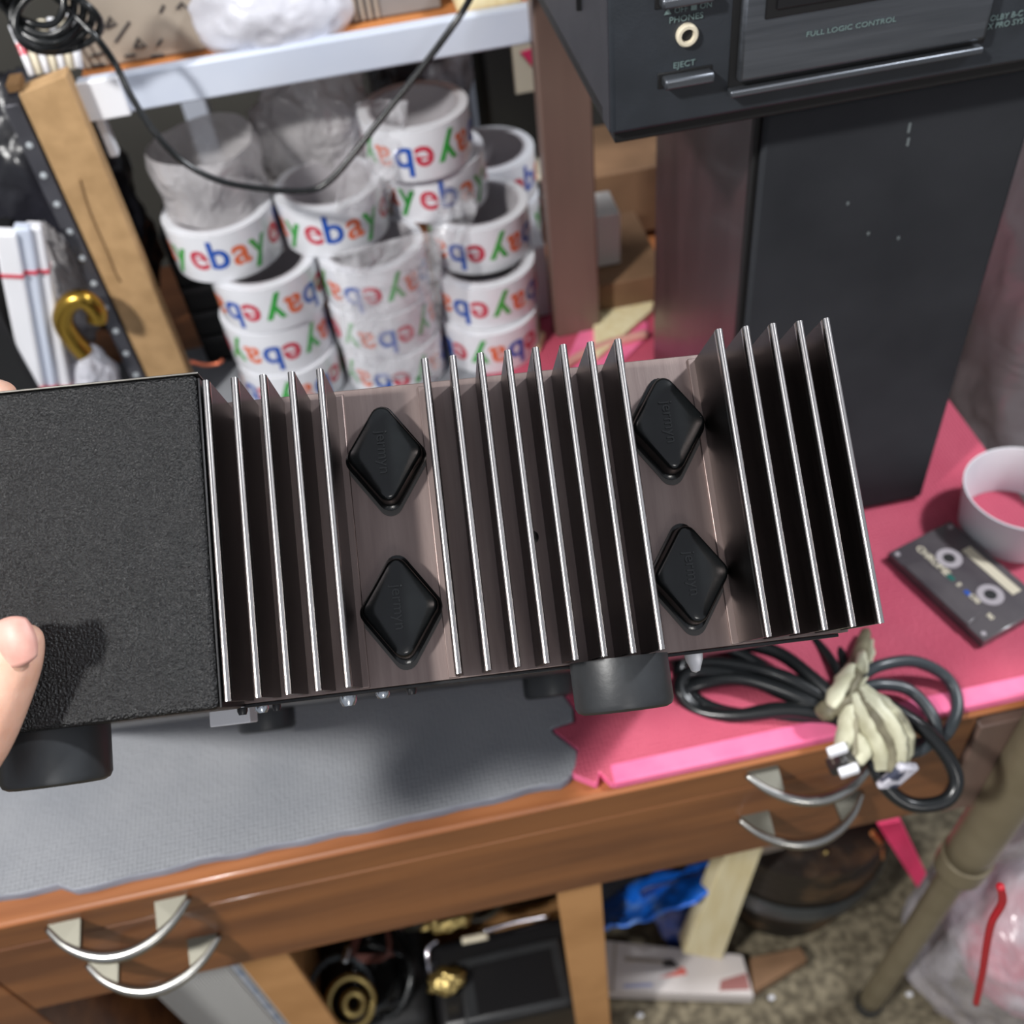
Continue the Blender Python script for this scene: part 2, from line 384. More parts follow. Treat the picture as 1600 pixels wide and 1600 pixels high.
# ---------------------------------------------------------------- amplifier (held up on its far edge)
AMP = Matrix(((0.99619344, 0.08514825, 0.01866569, 0.03470053),
              (-0.06092874, 0.83328848, -0.54947065, 0.26814686),
              (-0.06234037, 0.54624178, 0.8353045, 1.11477064), (0, 0, 0, 1)))
amp = empty('amplifier'); amp.matrix_world = AMP
tag(amp, 'black amplifier tipped up on edge showing its finned aluminium heatsink side', 'amplifier')
p_ = .011; gap = .0410268
fx = [i * p_ for i in range(5)]; s = 4 * p_ + gap; fx += [s + i * p_ for i in range(8)]; s += 7 * p_ + gap; fx += [s + i * p_ for i in range(5)]
fx = [v - fx[-1] / 2 for v in fx]
H2 = .0615
def fin(x, i):
    bm = bmesh.new()
    t = .00142
    # side silhouette in y,z with the rounded tip along x
    prof = [(-t * 1.15, -.0402), (-t * .92, -.004), (-t, -.0012), (-t * .62, -.0002), (0, .0001), (t * .62, -.0002), (t, -.0012), (t * .92, -.004), (t * 1.15, -.0402)]
    lo = [bm.verts.new((x + a, -H2, z)) for a, z in prof]; hi = [bm.verts.new((x + a, H2, z)) for a, z in prof]
    n = len(prof)
    for k in range(n): bm.faces.new((lo[k], lo[(k + 1) % n], hi[(k + 1) % n], hi[k]))
    bm.faces.new(lo[::-1]); bm.faces.new(hi)
    bm.normal_update()
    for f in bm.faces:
        if f.calc_center_median().z > -.0030: f.material_index = 1  # tip faces take the painted lit tone
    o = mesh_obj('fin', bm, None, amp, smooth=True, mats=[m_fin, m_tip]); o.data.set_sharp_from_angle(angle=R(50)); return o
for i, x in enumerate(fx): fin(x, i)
bm = bmesh.new()
bbox(bm, (-.1262, -.0625, -.0452), (.1252, .0643, -.0398))
for sx in (-1, 1):      # shallow raised lands beside the transistor bays
    for k in (-1, 1):
        xc = sx * .0590 + k * .0182
        bbox(bm, (xc - .0022, -.0620, -.0400), (xc + .0022, .0625, -.0388))
mesh_obj('heatsink_base', bm, m_alu, amp, bevel=.0004)
def cap(cx, cy, tilt):
    out = []
    hw, hh, rr = .0157, .0222, .0045
    def outline(k, hw=hw, hh=hh):
        pts = []
        C4 = [(0, hh - .0052, 50), (-(hw - .0040), 0, 130), (0, -(hh - .0052), 230), (hw - .0040, 0, 310)]
        res = []
        corner = [((0, hh - .0062), .0046, 35, 145), ((-(hw - .0052), 0), .0050, 145, 215), ((0, -(hh - .0062)), .0046, 215, 325), ((hw - .0052, 0), .0050, 325, 395)]
        for (c, r, a0, a1) in corner:
            for q in range(7):
                a = R(a0 + (a1 - a0) * q / 6); res.append((c[0] + r * math.cos(a), c[1] + r * math.sin(a)))
        return [(x * k, y * k) for x, y in res]
    base = outline(1)
    levels = [(1.10, -.0402), (1.10, -.0388), (1.02, -.0384), (1.0, -.0380), (.985, -.0310), (.95, -.0295), (.88, -.0288), (.60, -.0284)]
    bm = bmesh.new(); rings = []
    for k, z in levels:
        rings.append([bm.verts.new((cx + x * k, cy + y * k, z)) for x, y in base])
    n = len(base)
    for a, b in zip(rings, rings[1:]):
        for i in range(n): bm.faces.new((a[i], a[(i + 1) % n], b[(i + 1) % n], b[i]))
    c = bm.verts.new((cx, cy, -.0282))
    for i in range(n): bm.faces.new((rings[-1][i], rings[-1][(i + 1) % n], c))
    bm.faces.new(rings[0][::-1])
    cv = mesh_obj('transistor_cover', bm, m_cap, amp, smooth=True); cv.data.set_sharp_from_angle(angle=R(60))
    mt = Matrix.Translation((cx - .0005, cy, -.0281)) @ Matrix.Rotation(R(-90), 4, 'Z')
    text_obj('raised_lettering', 'jermyn', .0066, mt, m_capt, cv, .00045)
    bm = bmesh.new(); prism(bm, [(cx + x * 1.13, cy - .0012 + y * 1.15) for x, y in base], -.0398, -.0393)
    mesh_obj('insulating_washer', bm, m_mica, amp)
    return cv
for cx in (-.0593, .0608):
    for cy in (.0325, -.0318): cap(cx, cy, 0)
# textured side cheek at the left, flush with the fin tips
bm = bmesh.new(); bbox(bm, (-.330, -.0640, -.0440), (-.1268, .0645, 0))
mesh_obj('side_cheek', bm, m_panel, amp, bevel=.0022, seg=3)
box('cheek_trim', (-.330, .0645, -.0440), (-.1262, .0653, -.0004), m_chassis, amp, .0002)
box('corner_post', (-.1266, -.0635, -.0440), (-.1258, .0630, -.0010), m_blackpl, amp, .0002)
box('case', (-.332, -.0622, -.384), (.1250, .0635, -.0453), m_blackpl, amp, .001)
box('base_lip', (-.1262, -.0640, -.0480), (.1210, -.0626, -.0405), m_blackpl, amp, .0003)
def foot(x, z, r, h=.021):
    mt = Matrix.Translation((x, -.0622, z)) @ Matrix.Rotation(R(90), 4, 'X')
    return lathe_obj('foot', [(r, 0), (r, h - .003), (r - .001, h - .001), (r - .003, h), (r * .5, h), (r * .45, h - .004), (.0001, h - .004)], m_rubber, amp, 48, mt, False)
foot(.0262, -.0325, .0200); foot(-.1950, -.0250, .0200, .0225); foot(.0225, -.345, .0195, .0150); foot(-.176, -.345, .0195, .0150)
def screw(x, y, z, r, m=m_zinc, axis='y', h=.003):
    mt = Matrix.Translation((x, y, z)) @ Matrix.Rotation(R(90), 4, 'X')
    return lathe_obj('screw', [(r, 0), (r, h * .5), (r * .7, h), (.0001, h)], m, amp, 16, mt, False)
screw(-.0860, -.0636, -.055, .0036, h=.0045); screw(-.0590, -.0636, -.048, .0022, m_blackpl); screw(-.0720, -.0636, -.062, .003)
screw(-.1230, -.0636, -.060, .0030); screw(-.1150, -.0636, -.050, .0018, m_blackpl); screw(-.1290, -.0636, -.050, .0022, m_blackpl)
box('terminal_block', (-.152, -.0700, -.105), (-.134, -.0620, -.088), m_white, amp, .0006)
mt = Matrix.Translation((.0600, -.0625, -.046)) @ Matrix.Rotation(R(90), 4, 'X')
lathe_obj('white_peg', [(.0042, 0), (.0036, .004), (.0018, .0085), (.0001, .0092)], m_white, amp, 20, mt, False)
mt = Matrix.Translation((-.002, -.008, -.0398))
lathe_obj('screw', [(.0028, 0), (.0028, .001), (.0016, .0016), (.0001, .0010)], m_chassis, amp, 16, mt, False)

# ---------------------------------------------------------------- hand holding the amplifier
def skin_mesh(chains, sub=2):
    """grow one skin surface from chains of (point, radius); a chain may start at (chain, index)"""
    verts = []; edges = []; rad = []; ids = []
    for ch in chains:
        prev = None; mine = []
        for e in ch:
            if isinstance(e[0], str): prev = ids[e[1]][e[2]]; mine.append(prev); continue
            verts.append(tuple(e[0])); rad.append(e[1]); k = len(verts) - 1
            if prev is not None: edges.append((prev, k))
            prev = k; mine.append(k)
        ids.append(mine)
    me = bpy.data.meshes.new('hand'); me.from_pydata(verts, edges, []); o = bpy.data.objects.new('hand', me); COL.objects.link(o)
    sk = o.modifiers.new('skin', 'SKIN'); sk.use_smooth_shade = True
    for i, d in enumerate(me.skin_vertices[0].data): d.radius = (rad[i], rad[i]); d.use_root = (i == 0)
    sd = o.modifiers.new('sub', 'SUBSURF'); sd.levels = sub; sd.render_levels = sub
    return o
def D(x, y, d): return AD(x, y, d)
palm = D(-230, 1120, .345)
hand = skin_mesh([
    [(palm, .030), (D(-380, 1180, .335), .026), (D(-560, 1260, .33), .027), (D(-760, 1330, .325), .033)],
    [('j', 0, 0), (D(-130, 1255, .350), .0175), (D(-68, 1195, .3565), .0148), (D(-28, 1140, .3590), .0131), (D(-2, 1080, .3605), .0123), (D(18, 1030, .3615), .0118), (D(30, 992, .3620), .0098), (D(34, 972, .3620), .0068)],
    [('j', 0, 0), (D(-300, 900, .365), .012), (D(-250, 740, .375), .0100), (D(-130, 640, .392), .0088), (D(-60, 612, .402), .0082), (D(10, 622, .412), .0074), (D(26, 624, .415), .0050)],
    [('j', 0, 0), (D(-340, 930, .370), .012), (D(-330, 770, .385), .0098), (D(-230, 690, .400), .0088), (D(-150, 640, .412), .0080), (D(-90, 622, .424), .0070)],
    [('j', 0, 0), (D(-390, 960, .375), .012), (D(-400, 800, .390), .0096), (D(-330, 720, .405), .0086), (D(-250, 660, .418), .0078), (D(-190, 640, .430), .0068)],
    [('j', 0, 0), (D(-420, 1010, .378), .011), (D(-450, 860, .392), .0088), (D(-400, 780, .405), .0078), (D(-330, 710, .418), .0070), (D(-280, 680, .428), .0060)],
])
hand.data.materials.append(m_skin)
tag(hand, "person's hand gripping the amplifier's textured cheek, thumb across its face", 'hand')
# thumb nail: a curved plate seated on the thumb
bm = bmesh.new(); g = []
nc = D(22, 1003, .3500); ex = (D(60, 992, .35) - D(-16, 1014, .35)).normalized(); toward = (CAM - nc).normalized(); ey = toward.cross(ex).normalized()
for i in range(13):
    row = []
    for j in range(13):
        u = -1 + 2 * i / 12; v = -1 + 2 * j / 12
        # square to rounded shape
        uu = u * math.sqrt(1 - v * v * .38); vv = v * math.sqrt(1 - u * u * .38)
        row.append(bm.verts.new(nc + ex * (uu * .0080) + ey * (vv * .0088) + toward * (.0004 - .0042 * uu * uu - .0024 * vv * vv)))
    g.append(row)
for i in range(12):
    for j in range(12): bm.faces.new((g[i][j], g[i + 1][j], g[i + 1][j + 1], g[i][j + 1]))
nail = mesh_obj('thumbnail', bm, m_nail, None, smooth=True); nail.parent = hand
md = nail.modifiers.new('thickness', 'SOLIDIFY'); md.thickness = .0006

# ---------------------------------------------------------------- speaker, cassette deck, uprights
sp = empty('loudspeaker', (.301, .63, .7500)); tag(sp, 'tall loudspeaker with charcoal cloth front under the cassette deck', 'speaker')
def rel(name, root, lo, hi, m, bevel=.001, seg=2):
    l = root.location; return box(name, (lo[0] - l.x, lo[1] - l.y, lo[2] - l.z), (hi[0] - l.x, hi[1] - l.y, hi[2] - l.z), m, root, bevel, None, seg)
rel('cabinet', sp, (.217, .541, .7502), (.385, .742, 1.115), m_spkside, .002)
rel('baffle', sp, (.2155, .534, .7502), (.3868, .541, 1.1155), m_black, .001)
rel('grille', sp, (.2185, .527, .753), (.3865, .534, 1.115), m_spk, .0025)
ms = mat('pale_scuff', rgb(110, 118, 120), .8)
for px, py, a, l_ in ((1421, 200, 14, .006), (1419, 222, 14, .005), (1404, 372, 40, .002), (1325, 318, 60, .002), (1357, 365, 30, .002)):
    c = AY(px, py, .5266)
    rel('scuff_mark', sp, (c.x - .0007, c.y - .0002, c.z - l_ / 2), (c.x + .0007, c.y + .0006, c.z + l_ / 2), ms, 0)
o = box('wooden_upright', (.1405, .83, .7502), (.1868, .852, 1.12), m_side, None, .002)
tag(o, 'plain red-brown wooden upright between the tape rolls and the speaker', 'upright')

dk = empty('cassette_deck', (.337, .60, 1.117)); tag(dk, 'dark slate cassette deck with headphone jack standing on the loudspeaker', 'cassette deck')
DX0, DX1, DZ = .122, .552, 1.1345
rel('case', dk, (DX0 + .002, .515, DZ), (DX1 - .002, .78, 1.262), m_deckside, .002)
rel('fascia', dk, (DX0, .500, DZ - .001), (DX1, .5165, 1.264), m_deck, .0025)
rel('fascia_side', dk, (DX0 - .0006, .502, DZ), (DX0 + .0008, .5165, 1.262), m_deckside, .0004)
rel('black_plinth', dk, (DX0 + .003, .505, DZ - .0085), (DX1 - .003, .775, DZ - .0005), m_black, .001)
for fx_, fy_ in ((.235, .56), (.36, .56), (.235, .72), (.36, .72)):
    lathe_obj('foot', [(.012, 0), (.012, .0095), (.0001, .0095)], m_rubber, dk, 24, Matrix.Translation((fx_ - .337, fy_ - .60, -.0010)), False)
# the cassette door and its bright flap
rel('door_recess', dk, (.1845, .4988, 1.149), (.3245, .5010, 1.262), m_black, .0004)
rel('cassette_door', dk, (.1880, .4935, 1.1530), (.3215, .4995, 1.198), m_brush, .002)
rel('door_ledge', dk, (.1840, .4930, 1.1460), (.3215, .4990, 1.1495), m_brush, .0008)
rel('door_window', dk, (.199, .4925, 1.1835), (.316, .4937, 1.260), m_black, .0008)
rel('window_pane', dk, (.204, .4915, 1.188), (.311, .4926, 1.258), m_blackpl, .0004)
def deck_text(name, s, px, py, size, m=m_letter, wid=1, y=.4995):
    c = AY(px, py, y); l = dk.location
    mt = Matrix.Translation((c.x - l.x, y - l.y - .0002, c.z - l.z)) @ Matrix.Rotation(R(90), 4, 'X') @ Matrix.Diagonal((wid, 1, 1, 1))
    return text_obj(name, s, size, mt, m, dk, .0001)
deck_text('lettering', 'FULL LOGIC CONTROL', 1330, 42, .0036, wid=1.25, y=.4932)
deck_text('lettering', 'EJECT', 1069, 100, .0042, wid=1.1)
deck_text('lettering', 'PHONES', 1072, 28, .0042, wid=1.1)
deck_text('lettering', '\u25b2 OFF \u25a0 ON', 1075, 13, .0040, wid=1.0)
deck_text('lettering', 'DOLBY B-C NR', 1578, 24, .0042, wid=1.0); deck_text('lettering', 'HX PRO SYSTEM', 1578, 36, .0042, wid=1.0)
c = AY(1073, 54, .4995); l = dk.location
mt = Matrix.Translation((c.x - l.x, .5000 - l.y, c.z - l.z)) @ Matrix.Rotation(R(90), 4, 'X')
j = lathe_obj('headphone_jack', [(.0056, 0), (.0056, .0022), (.0048, .0030), (.0034, .0030), (.0030, .0008), (.0030, 0)], m_cream, dk, 32, mt)
lathe_obj('jack_hole', [(.0030, 0), (.0030, .0009), (.0001, .0009)], m_black, j, 24, mt, False)
def deck_button(px, py):
    c = AY(px, py, .4975); b = rel('push_button', dk, (c.x - .0130, .4925, c.z - .0026), (c.x + .0130, .5000, c.z + .0026), m_brush, .0012)
    rel('button_recess', dk, (c.x - .0150, .4994, c.z - .0042), (c.x + .0138, .5002, c.z + .0038), m_black, .0004)
deck_button(1074, 122); deck_button(1072, -4)
c = AY(910, 80, .60)
box('screw_slot', (DX0 - .0008 - .337, .570 - .60, 1.172 - 1.117), (DX0 + .003 - .337, .573 - .60, 1.183 - 1.117), m_black, dk, 0)

# ---------------------------------------------------------------- shelving behind
sh = empty('shelf_unit', (-.05, 1.0, .75)); tag(sh, 'shelf unit with pale steel front rail and orange-brown boards above the tape rolls', 'shelf')
def sp_(name, lo, hi, m, b=.0012): return rel(name, sh, lo, hi, m, b)
a = AY(118, 128, .85); b = AY(840, 60, .85)
sp_('front_rail', (-.224, .850, 1.0405), (.148, .862, 1.0705), m_steel, .002)
sp_('rail_end', (-.2245, .846, 1.0400), (-.190, .8505, 1.0712), m_white, .001)
sp_('shelf_board', (-.224, .862, 1.052), (.150, 1.30, 1.0650), m_orange)
sp_('rear_leg', (-.224, 1.27, .7505), (-.195, 1.30, 1.052), m_steel); sp_('rear_leg', (.12, 1.27, .7505), (.15, 1.30, 1.052), m_steel)
sp_('rail_bracket', (-.2205, .851, 1.006), (-.213, .862, 1.0405), m_white)
bm = bmesh.new(); prism(bm, [(-.262, 0), (-.2235, 0), (-.2225, .335), (-.262, .327)], 0, .018, Matrix.Translation((0, .848, .7505)) @ Matrix.Rotation(R(90), 4, 'X'))
o = mesh_obj('board_post', bm, m_mdf, None, bevel=.001); tag(o, 'tan fibreboard post with a long crack, left of the tape rolls', 'post')
pc = [AY(x, y, .8295) for x, y in ((125, 280), (134, 312), (146, 345), (158, 372), (170, 400), (181, 428), (188, 440))]
tube('crack', pc, .0007, m_mdfdk, o, 6, 6)
box('post_top', (-.268, .829, 1.0795), (-.258, .848, 1.086), m_mdfdk, o, .0005)
bm = bmesh.new(); bbox(bm, (-.2775, .831, .7505), (-.2645, .846, 1.07))
st = mesh_obj('perforated_strip', bm, mat('grey_painted_steel', rgb(70, 70, 76), .4, .4, rgb(88, 88, 94), 20), None, bevel=.001)
tag(st, 'dark grey perforated steel strip leaning along the fibreboard post', 'strip')
m_dot = mat('bright_rivet', rgb(190, 196, 200), .35, .2)
for k in range(11):
    lathe_obj('rivet', [(.0027, 0), (.0027, .0008), (.0001, .0016)], m_dot, st, 14, Matrix.Translation((-.271, .8308, .775 + .0262 * k)) @ Matrix.Rotation(R(90), 4, 'X'), False)

# carton and loose stuff on the upper shelf
ct = box('carton', (-.222, .885, 1.0655), (-.115, .975, 1.20), m_ctn, None, .002); tag(ct, 'taupe shipping carton with black handling marks on the shelf', 'box')
def mark(pts, th=.0012):
    for q in pts:
        bm = bmesh.new(); sweep(bm, [AY(x, y, .8846) for x, y in q], th, 6); mesh_obj('printed_mark', bm, m_ink, ct)
mark([[(165, 42), (172, 27), (181, 37), (165, 44)], [(180, 66), (202, 34)], [(210, 74), (216, 60), (228, 72), (210, 74)], [(246, 72), (253, 62)], [(142, 88), (162, 83)], [(142, 103), (164, 101)],
      [(195, 88), (212, 86)], [(236, 88), (256, 86)], [(250, 20), (256, 8)], [(276, 14), (284, 4), (290, 12)]])
bg = crumple('plastic_bag', AY(425, 8, .90), (.066, .05, .046), m_bagwhite, .09, 1.8, 3); tag(bg, 'milky white polythene bag sagging over the pale shelf rail', 'bag')
o = box('storage_box', (-.030, .888, 1.0655), (.075, 1.10, 1.115), mat('grey_ribbed_plastic', rgb(122, 118, 116), .6, 0, rgb(136, 132, 130), 20), None, .002)
tag(o, 'grey box lying on the shelf right of the milky bag', 'box')
bm = bmesh.new()
for k in range(9): bbox(bm, (-.028 + .006 * k, .8855, 1.068), (-.0255 + .006 * k, .8885, 1.112))
mesh_obj('ribs', bm, m_ctn, o)
o = box('timber_offcut', (.085, .868, 1.0655), (.140, .93, 1.098), m_pine, None, .003); tag(o, 'pale cream timber block at the right end of the shelf rail', 'block')
# paper stack with red bands at the top left
for k in range(7):
    a = AY(20 + 15 * k, 40 - 3 * k, .875); b = AY(52 + 12 * k, 118 - 2 * k, .855)
    bm = bmesh.new(); sweep(bm, [a, a.lerp(b, .35), a.lerp(b, .6), b], .0038, 8, flat=.5)
    bm.faces.ensure_lookup_table(); bm.normal_update()
    for f in bm.faces:
        t = (f.calc_center_median() - a).length / (b - a).length; f.material_index = 1 if .36 < t < .58 and k % 2 == 0 else 0
    o = mesh_obj('paper_wallet', bm, None, None, mats=[m_cream if k % 2 else m_white, m_lr], smooth=True)
    tag(o, 'thin pale paper wallet standing in the bundle behind the black cable coil', 'paper', 'paper wallets at the shelf end')
bm = bmesh.new()
for k in range(5):
    c0 = AY(48 + 9 * k, -6 + 6 * k, .80); P = []
    for q in range(16):
        a_ = 2 * math.pi * q / 16; P.append(c0 + Vector((.022 * math.cos(a_) * (1 + .08 * k), .006 * math.sin(a_ * 2 + k), .020 * math.sin(a_) - .002 * k)))
    sweep(bm, smooth_path(P, 3, True), .0028, 8, True)
# the coil's tail hangs in a long loop before the tape rolls
P = [AY(x, y, d) for x, y, d in ((70, -20, .80), (112, 20, .80), (150, 58, .79), (180, 100, .79), (205, 150, .78), (240, 205, .77), (285, 252, .765), (345, 283, .76), (420, 296, .755), (480, 298, .755), (512, 285, .755), (545, 250, .76), (600, 180, .77), (660, 105, .78), (715, 30, .79), (745, -20, .79), (790, -90, .79))]
sweep(bm, smooth_path(P, 6), .0026, 10)
o = mesh_obj('hanging_cable', bm, m_cable, None, smooth=True); tag(o, 'black cable coiled at top left and hanging in a loop across the tape rolls', 'cable')

# things standing left of the post
o = crumple('black_bag', AY(95, 330, .98), (.075, .05, .13), mat('black_bag_film', rgb(22, 22, 26), .3, 0, rgb(46, 46, 54), 8, bump=.5, bscale=20, bdist=.01), .18, 2.5, 5)
tag(o, 'glossy black plastic bag hanging left of the fibreboard post', 'bag')
def packet(k, x0, y0, x1, y1, wd, m, Y):
    a = AY(x0, y0, Y); b = AY(x1, y1, Y)
    d = (b - a); L_ = d.length; d.normalize(); s_ = Vector((0, 1, 0)).cross(d).normalized()
    mtx = Matrix((( s_.x, 0, d.x, a.x), (s_.y, 1, d.y, a.y), (s_.z, 0, d.z, a.z), (0, 0, 0, 1)))
    bm = bmesh.new(); bbox(bm, (-wd / 2, -.006, 0), (wd / 2, .006, L_), mtx)
    o = mesh_obj('paper_packet', bm, m, None, bevel=.002)
    for t in (.2, .83):
        bm = bmesh.new(); bbox(bm, (-wd / 2 * 1.03, -.0066, L_ * t), (wd / 2 * 1.03, .0066, L_ * (t + .018)), mtx); mesh_obj('red_band', bm, m_lr, o)
    return o
tag(packet(0, 8, 360, 62, 640, .017, m_white, .80), 'long white packet with red bands, nearest the dark side at far left', 'packet')
tag(packet(1, 34, 352, 84, 640, .013, m_steel, .805), 'long pale grey packet with red bands between two white ones', 'packet')
tag(packet(2, 52, 350, 108, 640, .013, m_white, .81), 'long white packet with red bands beside the brass pipe fitting', 'packet')
o = box('black_speaker_side', (-.47, .79, .7505), (-.345, .95, .93), m_black, None, .004); o.name = 'black_box'; tag(o, 'plain black box behind the hand at the left end of the desk', 'box')
P = [AY(x, y, .805) for x, y in ((132, 552), (112, 528), (98, 500), (108, 474), (132, 468), (150, 486), (152, 500))]
o = tube('brass_fitting', P, .0088, m_brass, None, 6, 16, rs=None); tag(o, 'brass elbow pipe fitting lying against the perforated strip', 'fitting')
o = crumple('white_bag', AY(135, 590, .83), (.028, .022, .040), m_bagwhite, .2, 2.2, 8); tag(o, 'small white plastic bag below the brass pipe fitting', 'bag')
o = crumple('clear_bag', AY(95, 440, .86), (.020, .02, .055), m_filmgrey, .3, 3, 9); tag(o, 'smoky clear bag wedged between white packets and perforated strip', 'bag')
tag(tube('copper_offcut', [AY(x, y, .83) for x, y in ((298, 565), (320, 570), (340, 568), (348, 562))], .0018, mat('copper', rgb(214, 120, 90), .35, .8), None), 'short copper-coloured rod glinting in the dark beside the post', 'rod')
o = box('black_crate', (-.218, .895, .7505), (-.165, .99, .905), m_black, None, .004); tag(o, 'black ridged crate in the gap between post and tape rolls', 'crate')
bm = bmesh.new()
for k in range(4): bbox(bm, (-.2165, .892, .78 + .03 * k), (-.167, .896, .786 + .03 * k))
mesh_obj('ridges', bm, m_blackpl, o)

# ---------------------------------------------------------------- rolls of printed tape
RO, RH = .0492, .0475
def tape_roll(loc, rz, flip, tilt=0):
    root = empty('tape_roll', loc, rz); root.rotation_euler = (tilt, tilt * .5, rz)
    lathe_obj('tape', [(RO, .0006), (RO + .0002, .002), (RO + .0002, RH - .002), (RO, RH - .0006), (.0412, RH), (.0412, 0)], m_tape, root, 64)
    lathe_obj('core', [(.0412, 0), (.0412, RH + .0003), (.0385, RH + .0003), (.0385, -.0000)], m_core, root, 64)
    bm = bmesh.new()
    sg = -1 if flip else 1
    for rep in range(4):
        for k, (ch, mi) in enumerate((('e', 0), ('b', 1), ('a', 2), ('y', 3))):
            off = (-.0285, -.0100, .0095, .0275)[k]
            def fn(v, off=off, rep=rep):
                u = (v.x * 1.12 + off) * sg; h = v.y * 1.12 * sg
                a = u / RO + rep * math.pi / 2
                return Vector(((RO + .0006) * math.sin(a), -(RO + .0006) * math.cos(a), RH / 2 + h))
            V, F = text_geo(ch, .034, 0, .0006)
            # drop each letter on a shared baseline
            ymid = {'e': -.0005, 'b': .0045, 'a': -.0005, 'y': -.0050}[ch]
            vs = [bm.verts.new(fn(Vector((v.x, v.y, 0)) + Vector((0, ymid_fix(ch) , 0)))) for v in V]
            for f in F:
                try: bm.faces.new([vs[i] for i in f]).material_index = mi
                except ValueError: pass
    mesh_obj('printed_lettering', bm, None, root, mats=[m_lr, m_lb, m_lo, m_lg])
    return root
def ymid_fix(ch):
    V, F = text_geo(ch, .034, 0, .0006); ys = [v.y for v in V]; lo, hi = min(ys), max(ys)
    ve, _ = text_geo('e', .034, 0, .0006); xh = max(v.y for v in ve) - min(v.y for v in ve)
    base = -xh / 2
    if ch == 'y': return (base + xh) - hi
    return base - lo
Z0 = .7502
rolls = [  # x, y, level, spin, flipped, label
    (-.1270, .838, 0, 25, 1, 'bottom tape roll of the left stack, mostly behind the heatsink fins'),
    (-.1285, .842, 1, -18, 1, 'tape roll second from the bottom of the left stack'),
    (-.1245, .842, 2, 38, 1, 'tape roll under the tilted top roll in the left stack'),
    (-.1520, .862, 3, 8, 0, 'open tape roll overhanging to the left on top of the left stack'),
    (-.0240, .832, 0, 60, 1, 'bottom tape roll of the middle front stack'),
    (-.0260, .834, 1, 78, 1, 'second tape roll up in the middle front stack, under clear wrap'),
    (-.0250, .836, 2, 50, 1, 'third tape roll up in the middle front stack, under clear wrap'),
    (-.0520, .870, 3, 10, 0, 'tape roll topping the middle front stack beside the overhanging roll'),
    (.0760, .842, 0, 10, 1, 'bottom tape roll of the right stack beside the wooden upright'),
    (.0785, .850, 1, 40, 1, 'middle tape roll of the right stack'),
    (.0800, .872, 2, 45, 1, 'top tape roll of the right stack with a thick white rim'),
    (.0470, .896, 3, 20, 0, 'tape roll directly under the highest roll of all'),
    (.0370, .888, 4, 58, 1, 'highest tape roll of all, wide open top near the hanging cable'),
    (.1060, .968, 0, 0, 0, 'lowest tape roll hidden at the back right'),
    (.1060, .966, 1, 30, 0, 'middle tape roll at the back right'),
    (.1060, .970, 2, 60, 0, 'white tape roll peeping out at the back right behind the others'),
]
for x, y, k, a, fl, lab in rolls:
    t = tape_roll((x, y, Z0 + k * .0479), R(a), fl, 0)
    tag(t, lab, 'tape roll', 'rolls of printed packing tape behind the amplifier')
# shrink wrap left standing where rolls were taken out
bm = bmesh.new(); rings = []
for i in range(9):
    z = i * .0072; ring = []
    for k in range(60):
        a = 2 * math.pi * k / 60
        rr = .0475 - .0016 * math.sin(i * .9) + .0022 * noise.noise(Vector((math.cos(a) * 2, math.sin(a) * 2, i * .4)))
        ring.append(bm.verts.new((rr * math.cos(a), rr * math.sin(a), z + .003 * math.sin(2 * a))))
    rings.append(ring)
for a_, b_ in zip(rings, rings[1:]):
    for k in range(60): bm.faces.new((a_[k], a_[(k + 1) % 60], b_[(k + 1) % 60], b_[k]))
o = mesh_obj('shrink_wrap_sleeve', bm, m_filmgrey, None, smooth=True); o.location = (-.150, .874, Z0 + 4 * .0479 - .0020)
tag(o, 'empty grey hazy shrink-wrap sleeve standing on the overhanging tape roll', 'wrap')
o = crumple('clear_wrap', AY(490, 215, .93), (.056, .022, .070), m_filmgrey, .2, 2.4, 11, rot=Matrix.Rotation(R(12), 3, 'Y'))
tag(o, 'crumpled hazy plastic wrap bunched up above the middle tape rolls', 'wrap')
o = sheet('clear_wrap', [AY(520, 395, .785), AY(690, 360, .785), AY(690, 590, .775), AY(545, 600, .775)], m_filmthin, 26, 26, .007, 14, 2)
tag(o, 'thin clear wrap stretched down the front of the middle tape rolls', 'wrap')
o = sheet('clear_wrap', [AY(560, 160, .835), AY(640, 160, .845), AY(610, 330, .83), AY(520, 330, .82)], m_filmthin, 20, 20, .010, 22, 4)
tag(o, 'thin clear wrap draped over the left side of the highest tape roll', 'wrap')
o = sheet('clear_wrap', [AY(690, 230, .875), AY(760, 250, .88), AY(730, 400, .80), AY(680, 390, .80)], m_filmthin, 20, 20, .012, 26, 6)
tag(o, 'thin shiny clear wrap between the highest roll and right stack', 'wrap')

# clutter beyond the rolls
o = crumple('black_bag', (.060, 1.12, .92), (.052, .055, .085), mat('dull_black_film', rgb(34, 34, 40), .35, 0, rgb(78, 72, 74), 18, bump=.6, bscale=30, bdist=.01), .2, 2.6, 13)
tag(o, 'dull black plastic bag behind the highest tape roll', 'bag')
o = box('olive_board', (.06, 1.30, .7505), (.36, 1.32, 1.20), m_olive, None, .002); tag(o, 'dark olive board standing behind the wooden upright', 'board')
o = box('black_case', (.128, 1.13, .7505), (.205, 1.22, .955), m_black, None, .008); tag(o, 'black upright case behind the wooden upright', 'case')
bm = bmesh.new(); lathe(bm, [(.002, 0), (.058, .010), (.059, .016), (.002, .007)], 48)
o = mesh_obj('cream_dish', bm, m_cream, None, smooth=True); o.matrix_world = Matrix.Translation(AY(806, 272, 1.075)) @ Matrix.Rotation(R(28), 4, 'Y') @ Matrix.Rotation(R(-12), 4, 'X')
tag(o, 'tilted cream dish behind the right stack of tape rolls', 'dish')
c = AY(827, 100, .98)
